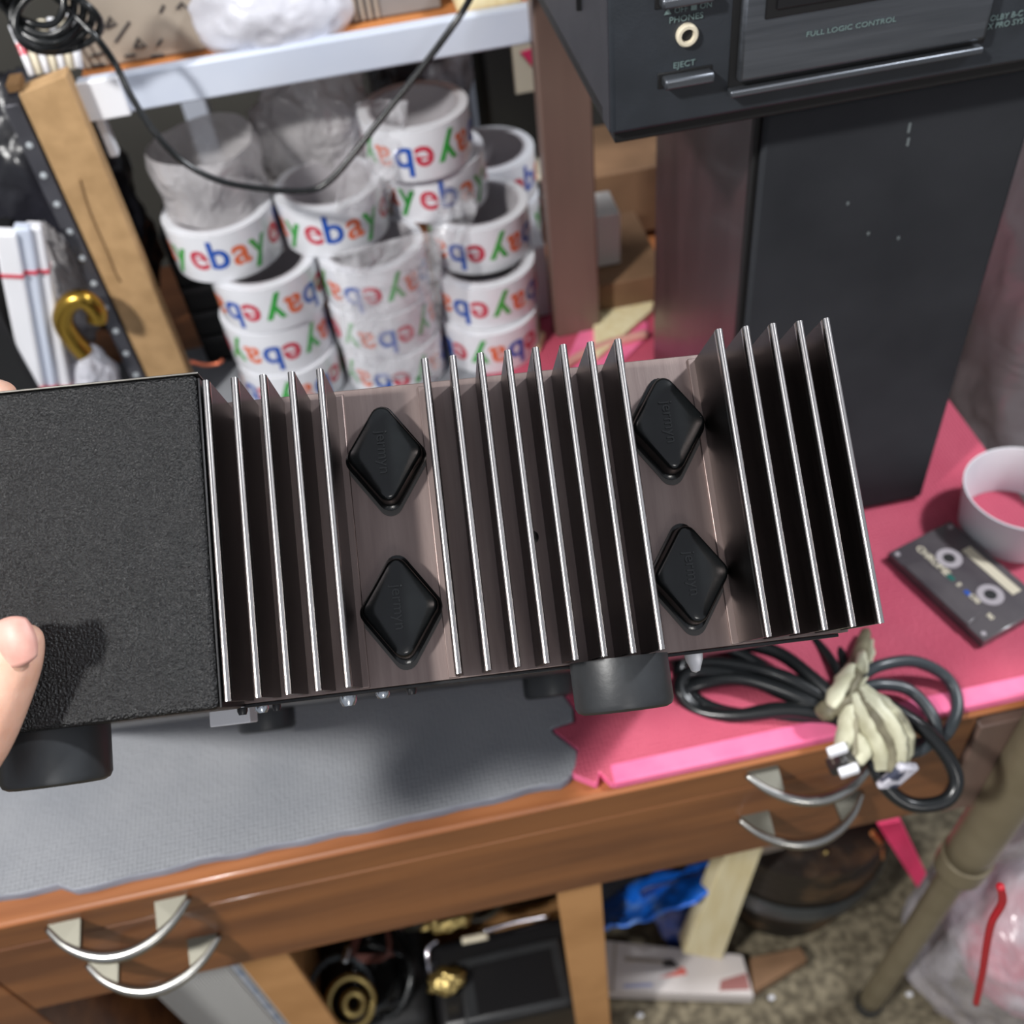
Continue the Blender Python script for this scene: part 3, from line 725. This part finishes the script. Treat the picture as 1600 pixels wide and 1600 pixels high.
o = box('gift_tag', (c.x - .016, .98, c.z - .028), (c.x + .018, .984, c.z + .024), m_cream, None, .001); tag(o, 'cream card with a hot pink patch under the rail end', 'card')
bm = bmesh.new(); pts = [AY(x, y, .9795) for x, y in ((813, 82), (836, 74), (845, 112), (832, 104))]
vs = [bm.verts.new(p) for p in pts]; vs2 = [bm.verts.new(p + Vector((0, .0008, 0))) for p in pts]
bm.faces.new(vs); bm.faces.new(vs2[::-1]); [bm.faces.new((vs[i], vs[(i + 1) % 4], vs2[(i + 1) % 4], vs2[i])) for i in range(4)]
mesh_obj('pink_patch', bm, m_hotpink, o)
c = AY(672, 112, 1.10); o = box('timber_block', (c.x - .014, 1.10, c.z - .02), (c.x + .010, 1.13, c.z + .018), m_pine, None, .003); tag(o, 'small pale timber block under the shelf rail behind the cable', 'block')
c = AY(462, 122, 1.05); o = box('timber_block', (c.x - .03, 1.05, c.z - .01), (c.x + .02, 1.08, c.z + .02), m_orange, None, .003); tag(o, 'orange-brown block under the shelf above the crumpled wrap', 'block')
o = box('white_carton', (.106, .870, .7505), (.143, .930, .8350), m_white, None, .002); tag(o, 'small white carton between the right tape stack and the upright', 'carton')
o = box('white_carton', (.188, .880, .7905), (.222, .925, .850), mat('offwhite_card', rgb(196, 192, 188), .7), None, .002); tag(o, 'off-white carton in the gap right of the wooden upright', 'carton')
o = box('brown_carton', (.176, .850, .7505), (.262, .975, .790), m_cardbr, None, .002, Matrix.Translation((0, 0, 0)))
tag(o, 'flat brown cardboard box under the off-white carton', 'carton')
o = box('brown_carton', (.215, .99, .7505), (.31, 1.10, .830), m_cardbr, None, .002); tag(o, 'brown cardboard box in shadow behind the speaker', 'carton')
bm = bmesh.new(); pts = [AZ(x, y, .758) for x, y in ((930, 560), (1018, 485), (1030, 440), (925, 470))]
prism(bm, [(p.x, p.y) for p in pts], .7505, .7585); o = mesh_obj('pine_board', bm, m_pine, None, bevel=.0012); tag(o, 'pale pine offcut lying on the mat right of the upright', 'board')
bm = bmesh.new(); pts = [AZ(x, y, .756) for x, y in ((800, 500), (852, 520), (842, 545), (770, 540))]
prism(bm, [(p.x, p.y) for p in pts], .7505, .7565); o = mesh_obj('pine_board', bm, m_pine, None, bevel=.001); tag(o, 'small pale offcut at the foot of the right tape stack', 'board')
o = tube('pink_cord', [AZ(x, y, .756) for x, y in ((870, 585), (900, 560), (950, 538), (1010, 522))], .0048, mat('pale_pink_hose', rgb(214, 156, 144), .5), None, 6)
tag(o, 'pale pink flat hose lying on the mat behind the fins', 'hose')
bm = bmesh.new(); pts = [AZ(x, y, .765) for x, y in ((905, 585), (880, 555), (905, 500), (1012, 486), (1012, 510), (960, 560))]
prism(bm, [(p.x, p.y) for p in pts], .7505, .7525); o = mesh_obj('foam_offcut', bm, m_pinkedge, None, bevel=.001); tag(o, 'bright pink foam offcut below the wooden upright', 'foam')

# ---------------------------------------------------------------- cassette tape and paper ring
P0 = AZ(1387, 866, .757); P1 = AZ(1545, 1013, .757); P2 = AZ(1476, 819, .757)
ux = (P1 - P0).normalized(); uy = Vector((0, 0, 1)).cross(ux)
ctr = P0 + ux * .0502 + uy * .0319; 
cs = empty('cassette_tape', (ctr.x, ctr.y, .7503), math.atan2(ux.y, ux.x)); tag(cs, 'smoky clear compact cassette lying on the pink mat', 'cassette')
m_smoke = mat('smoky_clear_plastic', rgb(74, 68, 72), .22, 0, rgb(92, 86, 88), 30, spec=.6, coat=.3)
def cs_shape():
    bm = bmesh.new(); prism(bm, [(-.0502, -.0319), (.0502, -.0319), (.0502, .0319), (-.0502, .0319)], 0, .0087)
    prism(bm, [(-.034, -.0319), (.034, -.0319), (.031, -.0150), (-.031, -.0150)], .0087, .0104)
    return mesh_obj('shell', bm, m_smoke, cs, bevel=.0011)
cs_shape()
m_hub = mat('pale_hub', rgb(176, 168, 172), .4)
for s_ in (-1, 1):
    h = lathe_obj('tape_hub', [(.0048, .0086), (.0048, .0092), (.0098, .0092), (.0100, .0086)], m_hub, cs, 28, Matrix.Translation((s_ * .02125, .003, 0)))
    lathe_obj('hub_hole', [(.0047, .0080), (.0047, .0089), (.0001, .0089)], m_black, h, 20, Matrix.Translation((s_ * .02125, .003, 0)), False)
box('paper_label', (-.022, .0165, .0087), (.030, .0250, .0091), m_cream, cs, .0001)
bm = bmesh.new(); mt_ = Matrix.Translation((-.026, -.0090, .0089)); add_text(bm, 'CHROME', .0080, lambda v: mt_ @ v, .0001, 0, .0002)
for k, s_ in enumerate(('II', 'C90', '90')):
    mt2 = Matrix.Translation(((.002, .018, .036)[k], (-.0095, -.0095, -.012)[k], .0089)); add_text(bm, s_, .0055, lambda v: mt2 @ v, .0001, 0, .0002)
mesh_obj('printed_lettering', bm, m_cream, cs)
box('green_print', (-.0095, -.0115, .0087), (-.0030, -.0075, .0090), mat('green_ink', rgb(20, 100, 90), .4), cs, 0)
box('blue_print', (.0085, -.0115, .0087), (.0135, -.0080, .0090), m_lb, cs, 0)
for x_, y_ in ((-.045, .027), (.045, .027), (-.045, -.027), (.045, -.027)):
    lathe_obj('screw', [(.0020, .0086), (.0020, .0091), (.0001, .0089)], m_hub, cs, 12, Matrix.Translation((x_, y_, 0)), False)

o = lathe_obj('paper_ring', [(.0400, 0), (.0455, .0435), (.0442, .0437), (.0386, .0)], m_white, None, 72)
c = AZ(1586, 842, .7503); o.matrix_world = Matrix.Translation((c.x + .004, c.y + .014, .7506)) 
tag(o, 'white paper ring standing open on the pink mat by the cassette', 'ring')

# ---------------------------------------------------------------- coiled mains lead over the desk edge
lead = empty('coiled_mains_lead', AZ(1290, 1110, .752)); tag(lead, 'black mains lead bundled with cream tape hanging over the desk edge', 'cable')
L0 = lead.location.copy()
def LP(pts): return [AD(x, y, d) - L0 for x, y, d in pts]
T = (1320, 1130, .725)
loops = [
    [(1320, 1120, .725), (1240, 1075, .735), (1170, 1030, .755), (1110, 1008, .770), (1070, 1020, .775), (1058, 1050, .768), (1090, 1085, .755), (1160, 1110, .745), (1240, 1115, .735), (1320, 1120, .728)],
    [(1320, 1110, .720), (1230, 1060, .733), (1150, 1040, .750), (1090, 1040, .758), (1068, 1070, .755), (1110, 1105, .745), (1200, 1120, .735), (1320, 1118, .722)],
    [(1320, 1105, .715), (1270, 1060, .73), (1215, 1020, .75), (1150, 1005, .765), (1090, 1012, .770), (1062, 1045, .765), (1075, 1090, .752), (1140, 1128, .740), (1230, 1128, .735), (1318, 1115, .722)],
    [(1320, 1130, .715), (1250, 1090, .725), (1165, 1062, .74), (1105, 1066, .748), (1070, 1084, .748), (1120, 1122, .738), (1220, 1108, .725), (1320, 1120, .715)],
    [(1322, 1125, .712), (1240, 1110, .722), (1150, 1118, .732), (1090, 1110, .742), (1062, 1078, .748), (1080, 1050, .752), (1150, 1055, .745), (1230, 1085, .73), (1322, 1120, .715)],
    # loops to the right
    [(1340, 1060, .722), (1375, 1040, .722), (1430, 1034, .728), (1480, 1060, .730), (1496, 1105, .722), (1475, 1150, .712), (1440, 1162, .708), (1400, 1170, .706)],
    [(1340, 1078, .722), (1375, 1070, .722), (1420, 1078, .722), (1455, 1115, .712), (1462, 1150, .706), (1440, 1170, .702), (1420, 1176, .702)],
    [(1345, 1080, .718), (1400, 1110, .706), (1450, 1145, .698), (1485, 1190, .694), (1494, 1225, .694), (1475, 1252, .695), (1430, 1258, .697), (1395, 1240, .699), (1370, 1205, .700), (1355, 1160, .704), (1345, 1110, .712)],
    [(1250, 985, .785), (1280, 1010, .77), (1305, 1045, .75), (1320, 1090, .735), (1330, 1120, .722)],
    [(1290, 985, .785), (1305, 1005, .775), (1320, 1040, .755), (1330, 1090, .735), (1325, 1120, .722)],
]
for i, lp in enumerate(loops):
    m_ = m_greycable if i in (5, 6) else m_cable
    bm = bmesh.new(); sweep(bm, smooth_path(LP(lp), 7), .0052 if i < 5 or i == 7 else .0044, 12)
    mesh_obj('cable_loop', bm, m_, lead, smooth=True)
# crumpled tape tie: twisted strands and folded tails
def strand(pts, r, name='tape_tie', flat=.35, m=m_wrap):
    P = smooth_path(LP(pts), 5); n = len(P)
    rs = [r * (.55 + .6 * math.sin(math.pi * (i + .6) / (n + .2)) + .18 * noise.noise(P[i] * 120)) for i in range(n)]
    bm = bmesh.new(); sweep(bm, P, r, 12, rs=rs, flat=flat)
    for v in bm.verts: v.co += Vector((noise.noise(v.co * 160), noise.noise(v.co * 160 + Vector((5, 0, 0))), noise.noise(v.co * 160 + Vector((0, 9, 0))))) * .0016
    mesh_obj(name, bm, m, lead, smooth=True)
m_tied = mat('grubby_cream_tape', rgb(96, 90, 70), .55, 0, rgb(140, 134, 110), 50)
m_tiec = mat('cream_tape', rgb(206, 204, 178), .45, 0, rgb(168, 164, 136), 40)
strand([(1352, 985, .765), (1346, 1012, .75), (1336, 1045, .728), (1326, 1075, .712), (1322, 1105, .705)], .0070, flat=.6, m=m_tied)
strand([(1360, 1000, .752), (1358, 1030, .735), (1348, 1060, .720), (1332, 1090, .705)], .0040, m=m_tiec)
strand([(1330, 1040, .722), (1318, 1062, .712), (1306, 1085, .702), (1298, 1104, .700)], .0068, flat=.4, m=m_tiec)
strand([(1300, 1112, .702), (1318, 1102, .699), (1340, 1096, .697), (1352, 1085, .702)], .0055, flat=.6, m=m_tied)
strand([(1326, 1095, .698), (1322, 1128, .694), (1316, 1160, .690), (1306, 1185, .688)], .0062, flat=.5, m=m_tiec)
strand([(1334, 1092, .697), (1332, 1128, .692), (1330, 1160, .689), (1332, 1182, .687)], .0050, flat=.5, m=m_tied)
strand([(1332, 1085, .697), (1344, 1112, .691), (1358, 1142, .687), (1372, 1176, .686), (1378, 1204, .688)], .0058, flat=.5, m=m_tiec)
strand([(1337, 1080, .697), (1354, 1106, .690), (1374, 1136, .685), (1390, 1170, .684), (1392, 1206, .687)], .0054, flat=.5, m=m_tied)
strand([(1341, 1076, .697), (1363, 1100, .689), (1388, 1130, .683), (1405, 1162, .682), (1404, 1204, .686)], .0058, flat=.5, m=m_tiec)
strand([(1346, 1072, .697), (1374, 1096, .690), (1402, 1124, .685), (1418, 1158, .685), (1412, 1198, .688)], .0050, flat=.5)
strand([(1315, 1112, .700), (1300, 1106, .702), (1286, 1114, .706), (1280, 1122, .708)], .0058, flat=.5, m=m_tied)
strand([(1352, 1052, .712), (1346, 1036, .718), (1344, 1018, .727)], .0042, m=m_tiec)
strand([(1335, 1150, .688), (1344, 1158, .686), (1350, 1176, .685), (1338, 1190, .685)], .0046, flat=.6, m=m_tiec)
c = AD(1318, 1190, .690) - L0
b_ = box('plug_body', (-.0085, -.007, -.009), (.0085, .007, .009), mat('black_white_plug', rgb(40, 38, 36), .4, 0, rgb(214, 206, 186), 70, sharp=(.5, .6)), lead, .003, Matrix.Translation(c) @ Matrix.Rotation(R(25), 4, 'Y'))
for dx, dy in ((-10, -18), (8, 14)):
    c = AD(1318 + dx, 1190 + dy, .680) - L0; box('plug_pin', (-.0065, -.003, -.0032), (.0065, .003, .0032), m_white, b_, .001, Matrix.Translation(c) @ Matrix.Rotation(R(-15), 4, 'Y'))
c = AD(1402, 1212, .690) - L0; b_ = box('paper_flag', (-.008, -.003, -.014), (.008, .003, .014), mat('printed_paper_flag', rgb(216, 214, 224), .4, 0, rgb(70, 74, 92), 90, sharp=(.52, .58)), lead, .002, Matrix.Translation(c) @ Matrix.Rotation(R(28), 4, 'Y'))

# ---------------------------------------------------------------- under the desk
cb = empty('cardboard_box', (-.10, .55, .002)); tag(cb, 'open tan cardboard box full of cables under the drawers', 'box')
rel('box_flap', cb, (.026, .368, .10), (.066, .374, .560), m_card, .0006)
rel('box_flap', cb, (-.272, .392, .06), (-.228, .398, .560), m_card, .0006)
rel('box_side', cb, (.060, .375, .003), (.066, .78, .27), m_card, .0006); rel('box_side', cb, (-.272, .399, .003), (-.266, .78, .33), m_card, .0006)
rel('box_side', cb, (-.272, .78, .003), (.066, .786, .30), m_card, .0006); rel('box_side', cb, (-.228, .375, .003), (.060, .381, .03), m_card, .0006)
rel('box_floor', cb, (-.266, .375, .003), (.060, .78, .008), m_card, .0006)
CZ = .150
cs2 = empty('black_case', (-.04, .46, .010)); tag(cs2, 'black tray-lidded case with chrome trim in the cardboard box', 'case')
rel('body', cs2, (-.130, .385, .010), (.046, .490, CZ), m_blackpl, .012, 4)
rel('lid_panel', cs2, (-.098, .388, CZ), (.028, .462, CZ + .008), m_rubber, .006, 3)
rel('lid_inset', cs2, (-.082, .392, CZ + .008), (.014, .450, CZ + .0092), m_blackpl, .003, 3)
def trim(pts, r=.0032):
    bm = bmesh.new(); sweep(bm, smooth_path([Vector(p) - cs2.location for p in pts], 6), r, 8); mesh_obj('chrome_trim', bm, m_chrome, cs2, smooth=True)
trim([(.046, .386, CZ - .07), (.047, .390, CZ), (.047, .43, CZ + .004), (.046, .480, CZ + .002), (.040, .490, CZ - .001)], .004)
trim([(-.062, .490, CZ), (-.02, .492, CZ + .002), (.020, .491, CZ + .001)])
trim([(-.131, .450, CZ - .04), (-.133, .465, CZ - .01), (-.130, .484, CZ + .001), (-.118, .491, CZ + .001)], .004)
rel('grip', cs2, (-.04, .60, .010), (.040, .69, .175), m_blackpl, .012, 4)
rel('black_packing', cb, (-.262, .40, .009), (-.135, .77, .150), m_black, .02, 3); rel('black_packing', cb, (-.134, .56, .009), (.056, .77, .170), m_black, .02, 3)
def tangle(name, c, r, n, m, rad, seed, lab, cat='cable'):
    rnd = random.Random(seed); P = []
    for k in range(n):
        a = k * 1.35 + rnd.random(); P.append(Vector(c) + Vector((r[0] * math.cos(a) * rnd.uniform(.5, 1), r[1] * math.sin(a) * rnd.uniform(.5, 1), r[2] * rnd.uniform(-1, 1))))
    o = tube(name, P, rad, m, None, 6, 8); return tag(o, lab, cat)
tangle('cable_tangle', (-.190, .465, .165), (.045, .06, .020), 20, m_cable, .0042, 3, 'tangled thick black cable at the left of the cardboard box')
tangle('cable_tangle', (-.100, .535, .178), (.085, .045, .024), 34, mat('dusty_olive_wire', rgb(74, 72, 62), .5), .0030, 5, 'tangled dusty olive wire in the middle of the cardboard box')
tangle('cable_tangle', (-.185, .49, .195), (.035, .04, .010), 9, mat('maroon_wire', rgb(96, 54, 46), .5), .0026, 8, 'thin maroon wire looped on top of the cardboard box')
tangle('cable_tangle', (-.10, .62, .185), (.12, .08, .022), 30, m_blackpl, .0055, 12, 'heavy black flex filling the back of the cardboard box')
def ring_obj(name, px, py, z, R1, r, m, lab, cat, rx=20):
    P = [Vector((R1 * math.cos(2 * math.pi * k / 20), R1 * math.sin(2 * math.pi * k / 20), 0)) for k in range(20)]
    bm = bmesh.new(); sweep(bm, P, r, 10, True); o = mesh_obj(name, bm, m, None, smooth=True)
    o.matrix_world = Matrix.Translation(AZ(px, py, z)) @ Matrix.Rotation(R(rx), 4, 'X') @ Matrix.Rotation(R(25), 4, 'Y'); return tag(o, lab, cat)
ring_obj('brass_ring', 548, 1566, .200, .026, .0045, m_oldbrass, 'large pale brass ring among the cables in the box', 'ring')
ring_obj('brass_ring', 552, 1568, .205, .011, .0045, m_oldbrass, 'small pale brass ring inside the larger ring', 'ring')
ring_obj('dark_ring', 532, 1548, .190, .036, .004, m_greycable, 'dark rubber ring around the brass rings in the box', 'ring')
o = lathe_obj('brass_cup', [(.018, 0), (.021, .018), (.0195, .019), (.016, .002)], m_oldbrass, None, 32); o.matrix_world = Matrix.Translation(AZ(482, 1588, .190)) @ Matrix.Rotation(R(-20), 4, 'X'); tag(o, 'dull brass cup at the left wall of the cardboard box', 'cup')
o = crumple('brass_fitting', AZ(698, 1532, .172), (.020, .014, .012), m_oldbrass, .35, 3, 21, sub=4); tag(o, 'knobbly brass fitting beside the chrome-trimmed case', 'fitting')
o = crumple('brass_fitting', AZ(700, 1440, .205), (.026, .010, .008), m_oldbrass, .35, 3, 23, sub=4); tag(o, 'flat brass fitting just under the drawer edge', 'fitting')
o = tube('white_rod', [AZ(722, 1470, .21), AZ(762, 1462, .21)], .0042, m_cream, None, 4); tag(o, 'short cream rod on the heavy black flex', 'rod')
o = tube('zinc_rod', [AZ(538, 1505, .205), AZ(545, 1480, .205)], .0040, m_zinc, None, 4); tag(o, 'short grey metal rod among the cables in the cardboard box', 'rod')

# ribbed white box at the left
rb = box('ribbed_box', (-.368, .402, .002), (-.277, .55, .560), mat('white_card', rgb(192, 192, 190), .6), None, .001); tag(rb, 'white box with fine vertical ribs left of the cardboard box', 'box')
bm = bmesh.new()
for k in range(24): bbox(bm, (-.366 + k * .0032, .3995, .01), (-.3644 + k * .0032, .4022, .558))
mesh_obj('ribs', bm, mat('pale_ribs', rgb(206, 206, 204), .6), rb)
box('blue_edge_print', (-.2865, .4005, .01), (-.2815, .4022, .555), mat('grey_blue_print', rgb(120, 136, 160), .6, 0, rgb(180, 186, 196), 60), rb, 0)
o = crumple('dark_bag', (-.325, .66, .36), (.045, .07, .12), mat('dark_green_film', rgb(40, 38, 28), .5, 0, rgb(58, 54, 40), 12, bump=.4, bscale=30, bdist=.01), .15, 2.4, 31); tag(o, 'dark olive bag beneath the left drawers', 'bag')

# right of the cardboard box: a flattened white carton on the floor, with faint print
def slab(name, pts, zt, h, m, parent=None, bevel=.0008):
    P = [AZ(x, y, zt) for x, y in pts]; bm = bmesh.new(); prism(bm, [(p.x, p.y) for p in P], zt - h, zt); return mesh_obj(name, bm, m, parent, bevel=bevel)
wb = slab('printed_carton', [(938, 1548), (1178, 1556), (1160, 1492), (936, 1468)], .030, .027, mat('white_print_card', rgb(204, 196, 192), .6)); tag(wb, 'flattened white printed carton on the speckled floor', 'carton')
slab('fold_line', [(956, 1549), (959, 1549), (963, 1472), (960, 1472)], .0305, .001, m_ctn, wb, 0)
slab('printed_line', [(976, 1501), (1040, 1506), (1040, 1500), (976, 1495)], .0306, .001, m_ctn, wb, 0)
slab('printed_line', [(975, 1543), (1020, 1541), (1020, 1536), (975, 1538)], .0306, .001, mat('faint_blue_print', rgb(150, 154, 186), .6), wb, 0)
slab('red_print', [(1030, 1528), (1074, 1522), (1068, 1510), (1052, 1519)], .0306, .001, mat('faded_red_print', rgb(204, 96, 84), .6), wb, 0)
slab('grey_print', [(1036, 1510), (1062, 1512), (1050, 1498), (1036, 1500)], .0307, .001, m_ink, wb, 0)
slab('red_print', [(1124, 1548), (1172, 1546), (1166, 1520), (1126, 1532)], .0306, .001, mat('dull_red_print', rgb(150, 96, 92), .6), wb, 0)
o = sheet('blue_bag', [AY(922, 1405, .50), AY(1135, 1322, .50), AY(1120, 1385, .44), AY(930, 1452, .44)], m_blue, 24, 16, .014, 22, 3, thick=.003); tag(o, 'bright blue plastic bag under the drawers right of the cardboard box', 'bag')
o = sheet('navy_bag', [AY(1000, 1400, .47), AY(1120, 1350, .47), AY(1070, 1490, .47), AY(1050, 1485, .47)], m_navy, 20, 16, .012, 20, 5, thick=.003); tag(o, 'folded navy plastic sheet below the bright blue bag', 'sheet')
o = sheet('dark_sheet', [AY(925, 1385, .52), AY(1010, 1365, .52), AY(1000, 1405, .52), AY(925, 1450, .52)], mat('dark_denim', rgb(34, 40, 52), .7), 12, 12, .01, 20, 7, thick=.003); tag(o, 'dark grey-blue sheet above the bright blue bag', 'sheet')
bm = bmesh.new(); pts = [(1135, 1335), (1195, 1318), (1128, 1500), (1068, 1490)]; f_ = [AY(x, y, .435) for x, y in pts]
vs = [bm.verts.new(p) for p in f_]; vs2 = [bm.verts.new(p + Vector((0, .022, 0))) for p in f_]
bm.faces.new(vs); bm.faces.new(vs2[::-1]); [bm.faces.new((vs[i], vs[(i + 1) % 4], vs2[(i + 1) % 4], vs2[i])) for i in range(4)]
o = mesh_obj('pine_plank', bm, m_pine, None, bevel=.001); tag(o, 'pale pine plank leaning under the drawers beside the blue bag', 'plank')
bm = bmesh.new(); pts = [(1190, 1322), (1240, 1308), (1210, 1345), (1165, 1400)]; f_ = [AY(x, y, .47) for x, y in pts]
vs = [bm.verts.new(p) for p in f_]; vs2 = [bm.verts.new(p + Vector((0, .012, 0))) for p in f_]
bm.faces.new(vs); bm.faces.new(vs2[::-1]); [bm.faces.new((vs[i], vs[(i + 1) % 4], vs2[(i + 1) % 4], vs2[i])) for i in range(4)]
o = mesh_obj('stone_offcut', bm, m_ctn, None, bevel=.001); tag(o, 'grey-beige board offcut behind the pine plank', 'board')
bn = empty('storage_bin', (.345, .545, .002)); tag(bn, 'weathered dark round bin under the right drawers', 'bin')
lathe_obj('body', [(.095, 0), (.118, .16), (.116, .24), (.0001, .250)], m_barrel, bn, 48, None, False)
lathe_obj('rim', [(.1205, .120), (.1225, .138), (.1200, .160), (.1165, .120)], m_greycable, bn, 48)
for k, pp in enumerate(([(1290, 1412), (1318, 1400), (1345, 1384), (1362, 1366)], [(1306, 1482), (1326, 1462), (1345, 1442), (1368, 1432), (1386, 1426)], [(1362, 1300), (1376, 1318), (1380, 1342)], [(1232, 1436), (1246, 1432)])):
    P = smooth_path([AY(x, y, .452 if k != 1 else .47) - bn.location for x, y in pp], 5); n = len(P)
    bm = bmesh.new(); sweep(bm, P, .003, 8, rs=[.0022 + .0016 * abs(noise.noise(p * 90)) * 2 for p in P], flat=.5)
    mesh_obj('torn_edge', bm, m_orange, bn, smooth=True)
tube('gold_cord', [AY(x, y, .455) - bn.location for x, y in ((1195, 1412), (1225, 1395), (1255, 1365), (1292, 1330))], .0022, m_oldbrass, bn)
fl = slab('cardboard_flap', [(1172, 1496), (1178, 1550), (1262, 1498), (1250, 1480)], .035, .02, m_cardbr); tag(fl, 'brown cardboard flap on the floor beside the white carton', 'cardboard')
bm = bmesh.new(); pts = [(1372, 1290), (1408, 1283), (1448, 1366), (1434, 1388)]; f_ = [AY(x, y, .40) for x, y in pts]
vs = [bm.verts.new(p) for p in f_]; vs2 = [bm.verts.new(p + Vector((-.002, .20, .0))) for p in f_]
bm.faces.new(vs); bm.faces.new(vs2[::-1]); [bm.faces.new((vs[i], vs[(i + 1) % 4], vs2[(i + 1) % 4], vs2[i])) for i in range(4)]
o = mesh_obj('foam_tile', bm, m_hotpink, None, bevel=.001); tag(o, 'hot pink foam tile on edge under the right end of the desk', 'foam')

# stand pole
pl = empty('stand_pole', (.391, .353, 0)); tag(pl, 'khaki telescopic metal pole standing before the right desk end', 'pole')
top = Vector((.392, .308, .95)) - pl.location
def along(t): return Vector((0, 0, 0)).lerp(top, t)
tube('lower_tube', [along(.003), along(.25), along(.53)], .0135, m_khaki, pl, 4, 24)
tube('upper_tube', [along(.51), along(.7), along(1.0)], .0205, m_khaki, pl, 4, 24)
tube('collar', [along(.485), along(.50), along(.517)], .0225, m_khaki, pl, 4, 24)
tube('rubber_foot', [along(.0005), along(.01), along(.018)], .0160, m_rubber, pl, 4, 24)

# clear bags on the right
o = crumple('clear_bag', (.590, .345, .150), (.165, .13, .165), m_film, .12, 1.8, 41); tag(o, 'clear polythene bag with a red cord on the floor by the pole', 'bag')
tag(crumple('pink_wrapper', (.60, .36, .09), (.10, .09, .06), mat('pink_film', rgb(196, 84, 104), .4, 0, rgb(200, 184, 190), 10, sharp=(.42, .54)), .2, 2, 44), 'crumpled pink wrapper inside the clear floor bag', 'wrapper')
tag(tube('red_cord', [AY(x, y, .215) for x, y in ((1563, 1385), (1566, 1410), (1550, 1440), (1542, 1475), (1535, 1520), (1525, 1568))], .0026, m_redcord, None), 'red cord lying down the face of the clear bag', 'cord')
o = crumple('clear_bag', (.560, .50, .42), (.100, .09, .12), film_mat('pinkish_polythene', (.62, .54, .58, 1), .55, .9, 18), .2, 2.4, 43); tag(o, 'pinkish clear bag bulging below the right end of the desk', 'bag')
o = crumple('clear_bag', (.680, .76, .80), (.150, .13, .34), film_mat('milky_clear_polythene', (.50, .46, .48, 1), .75, .98, 6), .14, 2.2, 47); tag(o, 'large hazy polythene bag standing behind the paper ring', 'bag')
for i_, pp in enumerate([(1000, 1588), (1420, 1555), (1205, 1560), (1468, 1480)]):
    c = AZ(pp[0], pp[1], 0); o = crumple('paper_scrap', (c.x, c.y, .004), (.004, .003, .0025), m_white, .3, 3, 60 + i_, sub=3); tag(o, 'tiny white scrap on the speckled floor', 'scrap', 'white scraps on the floor')
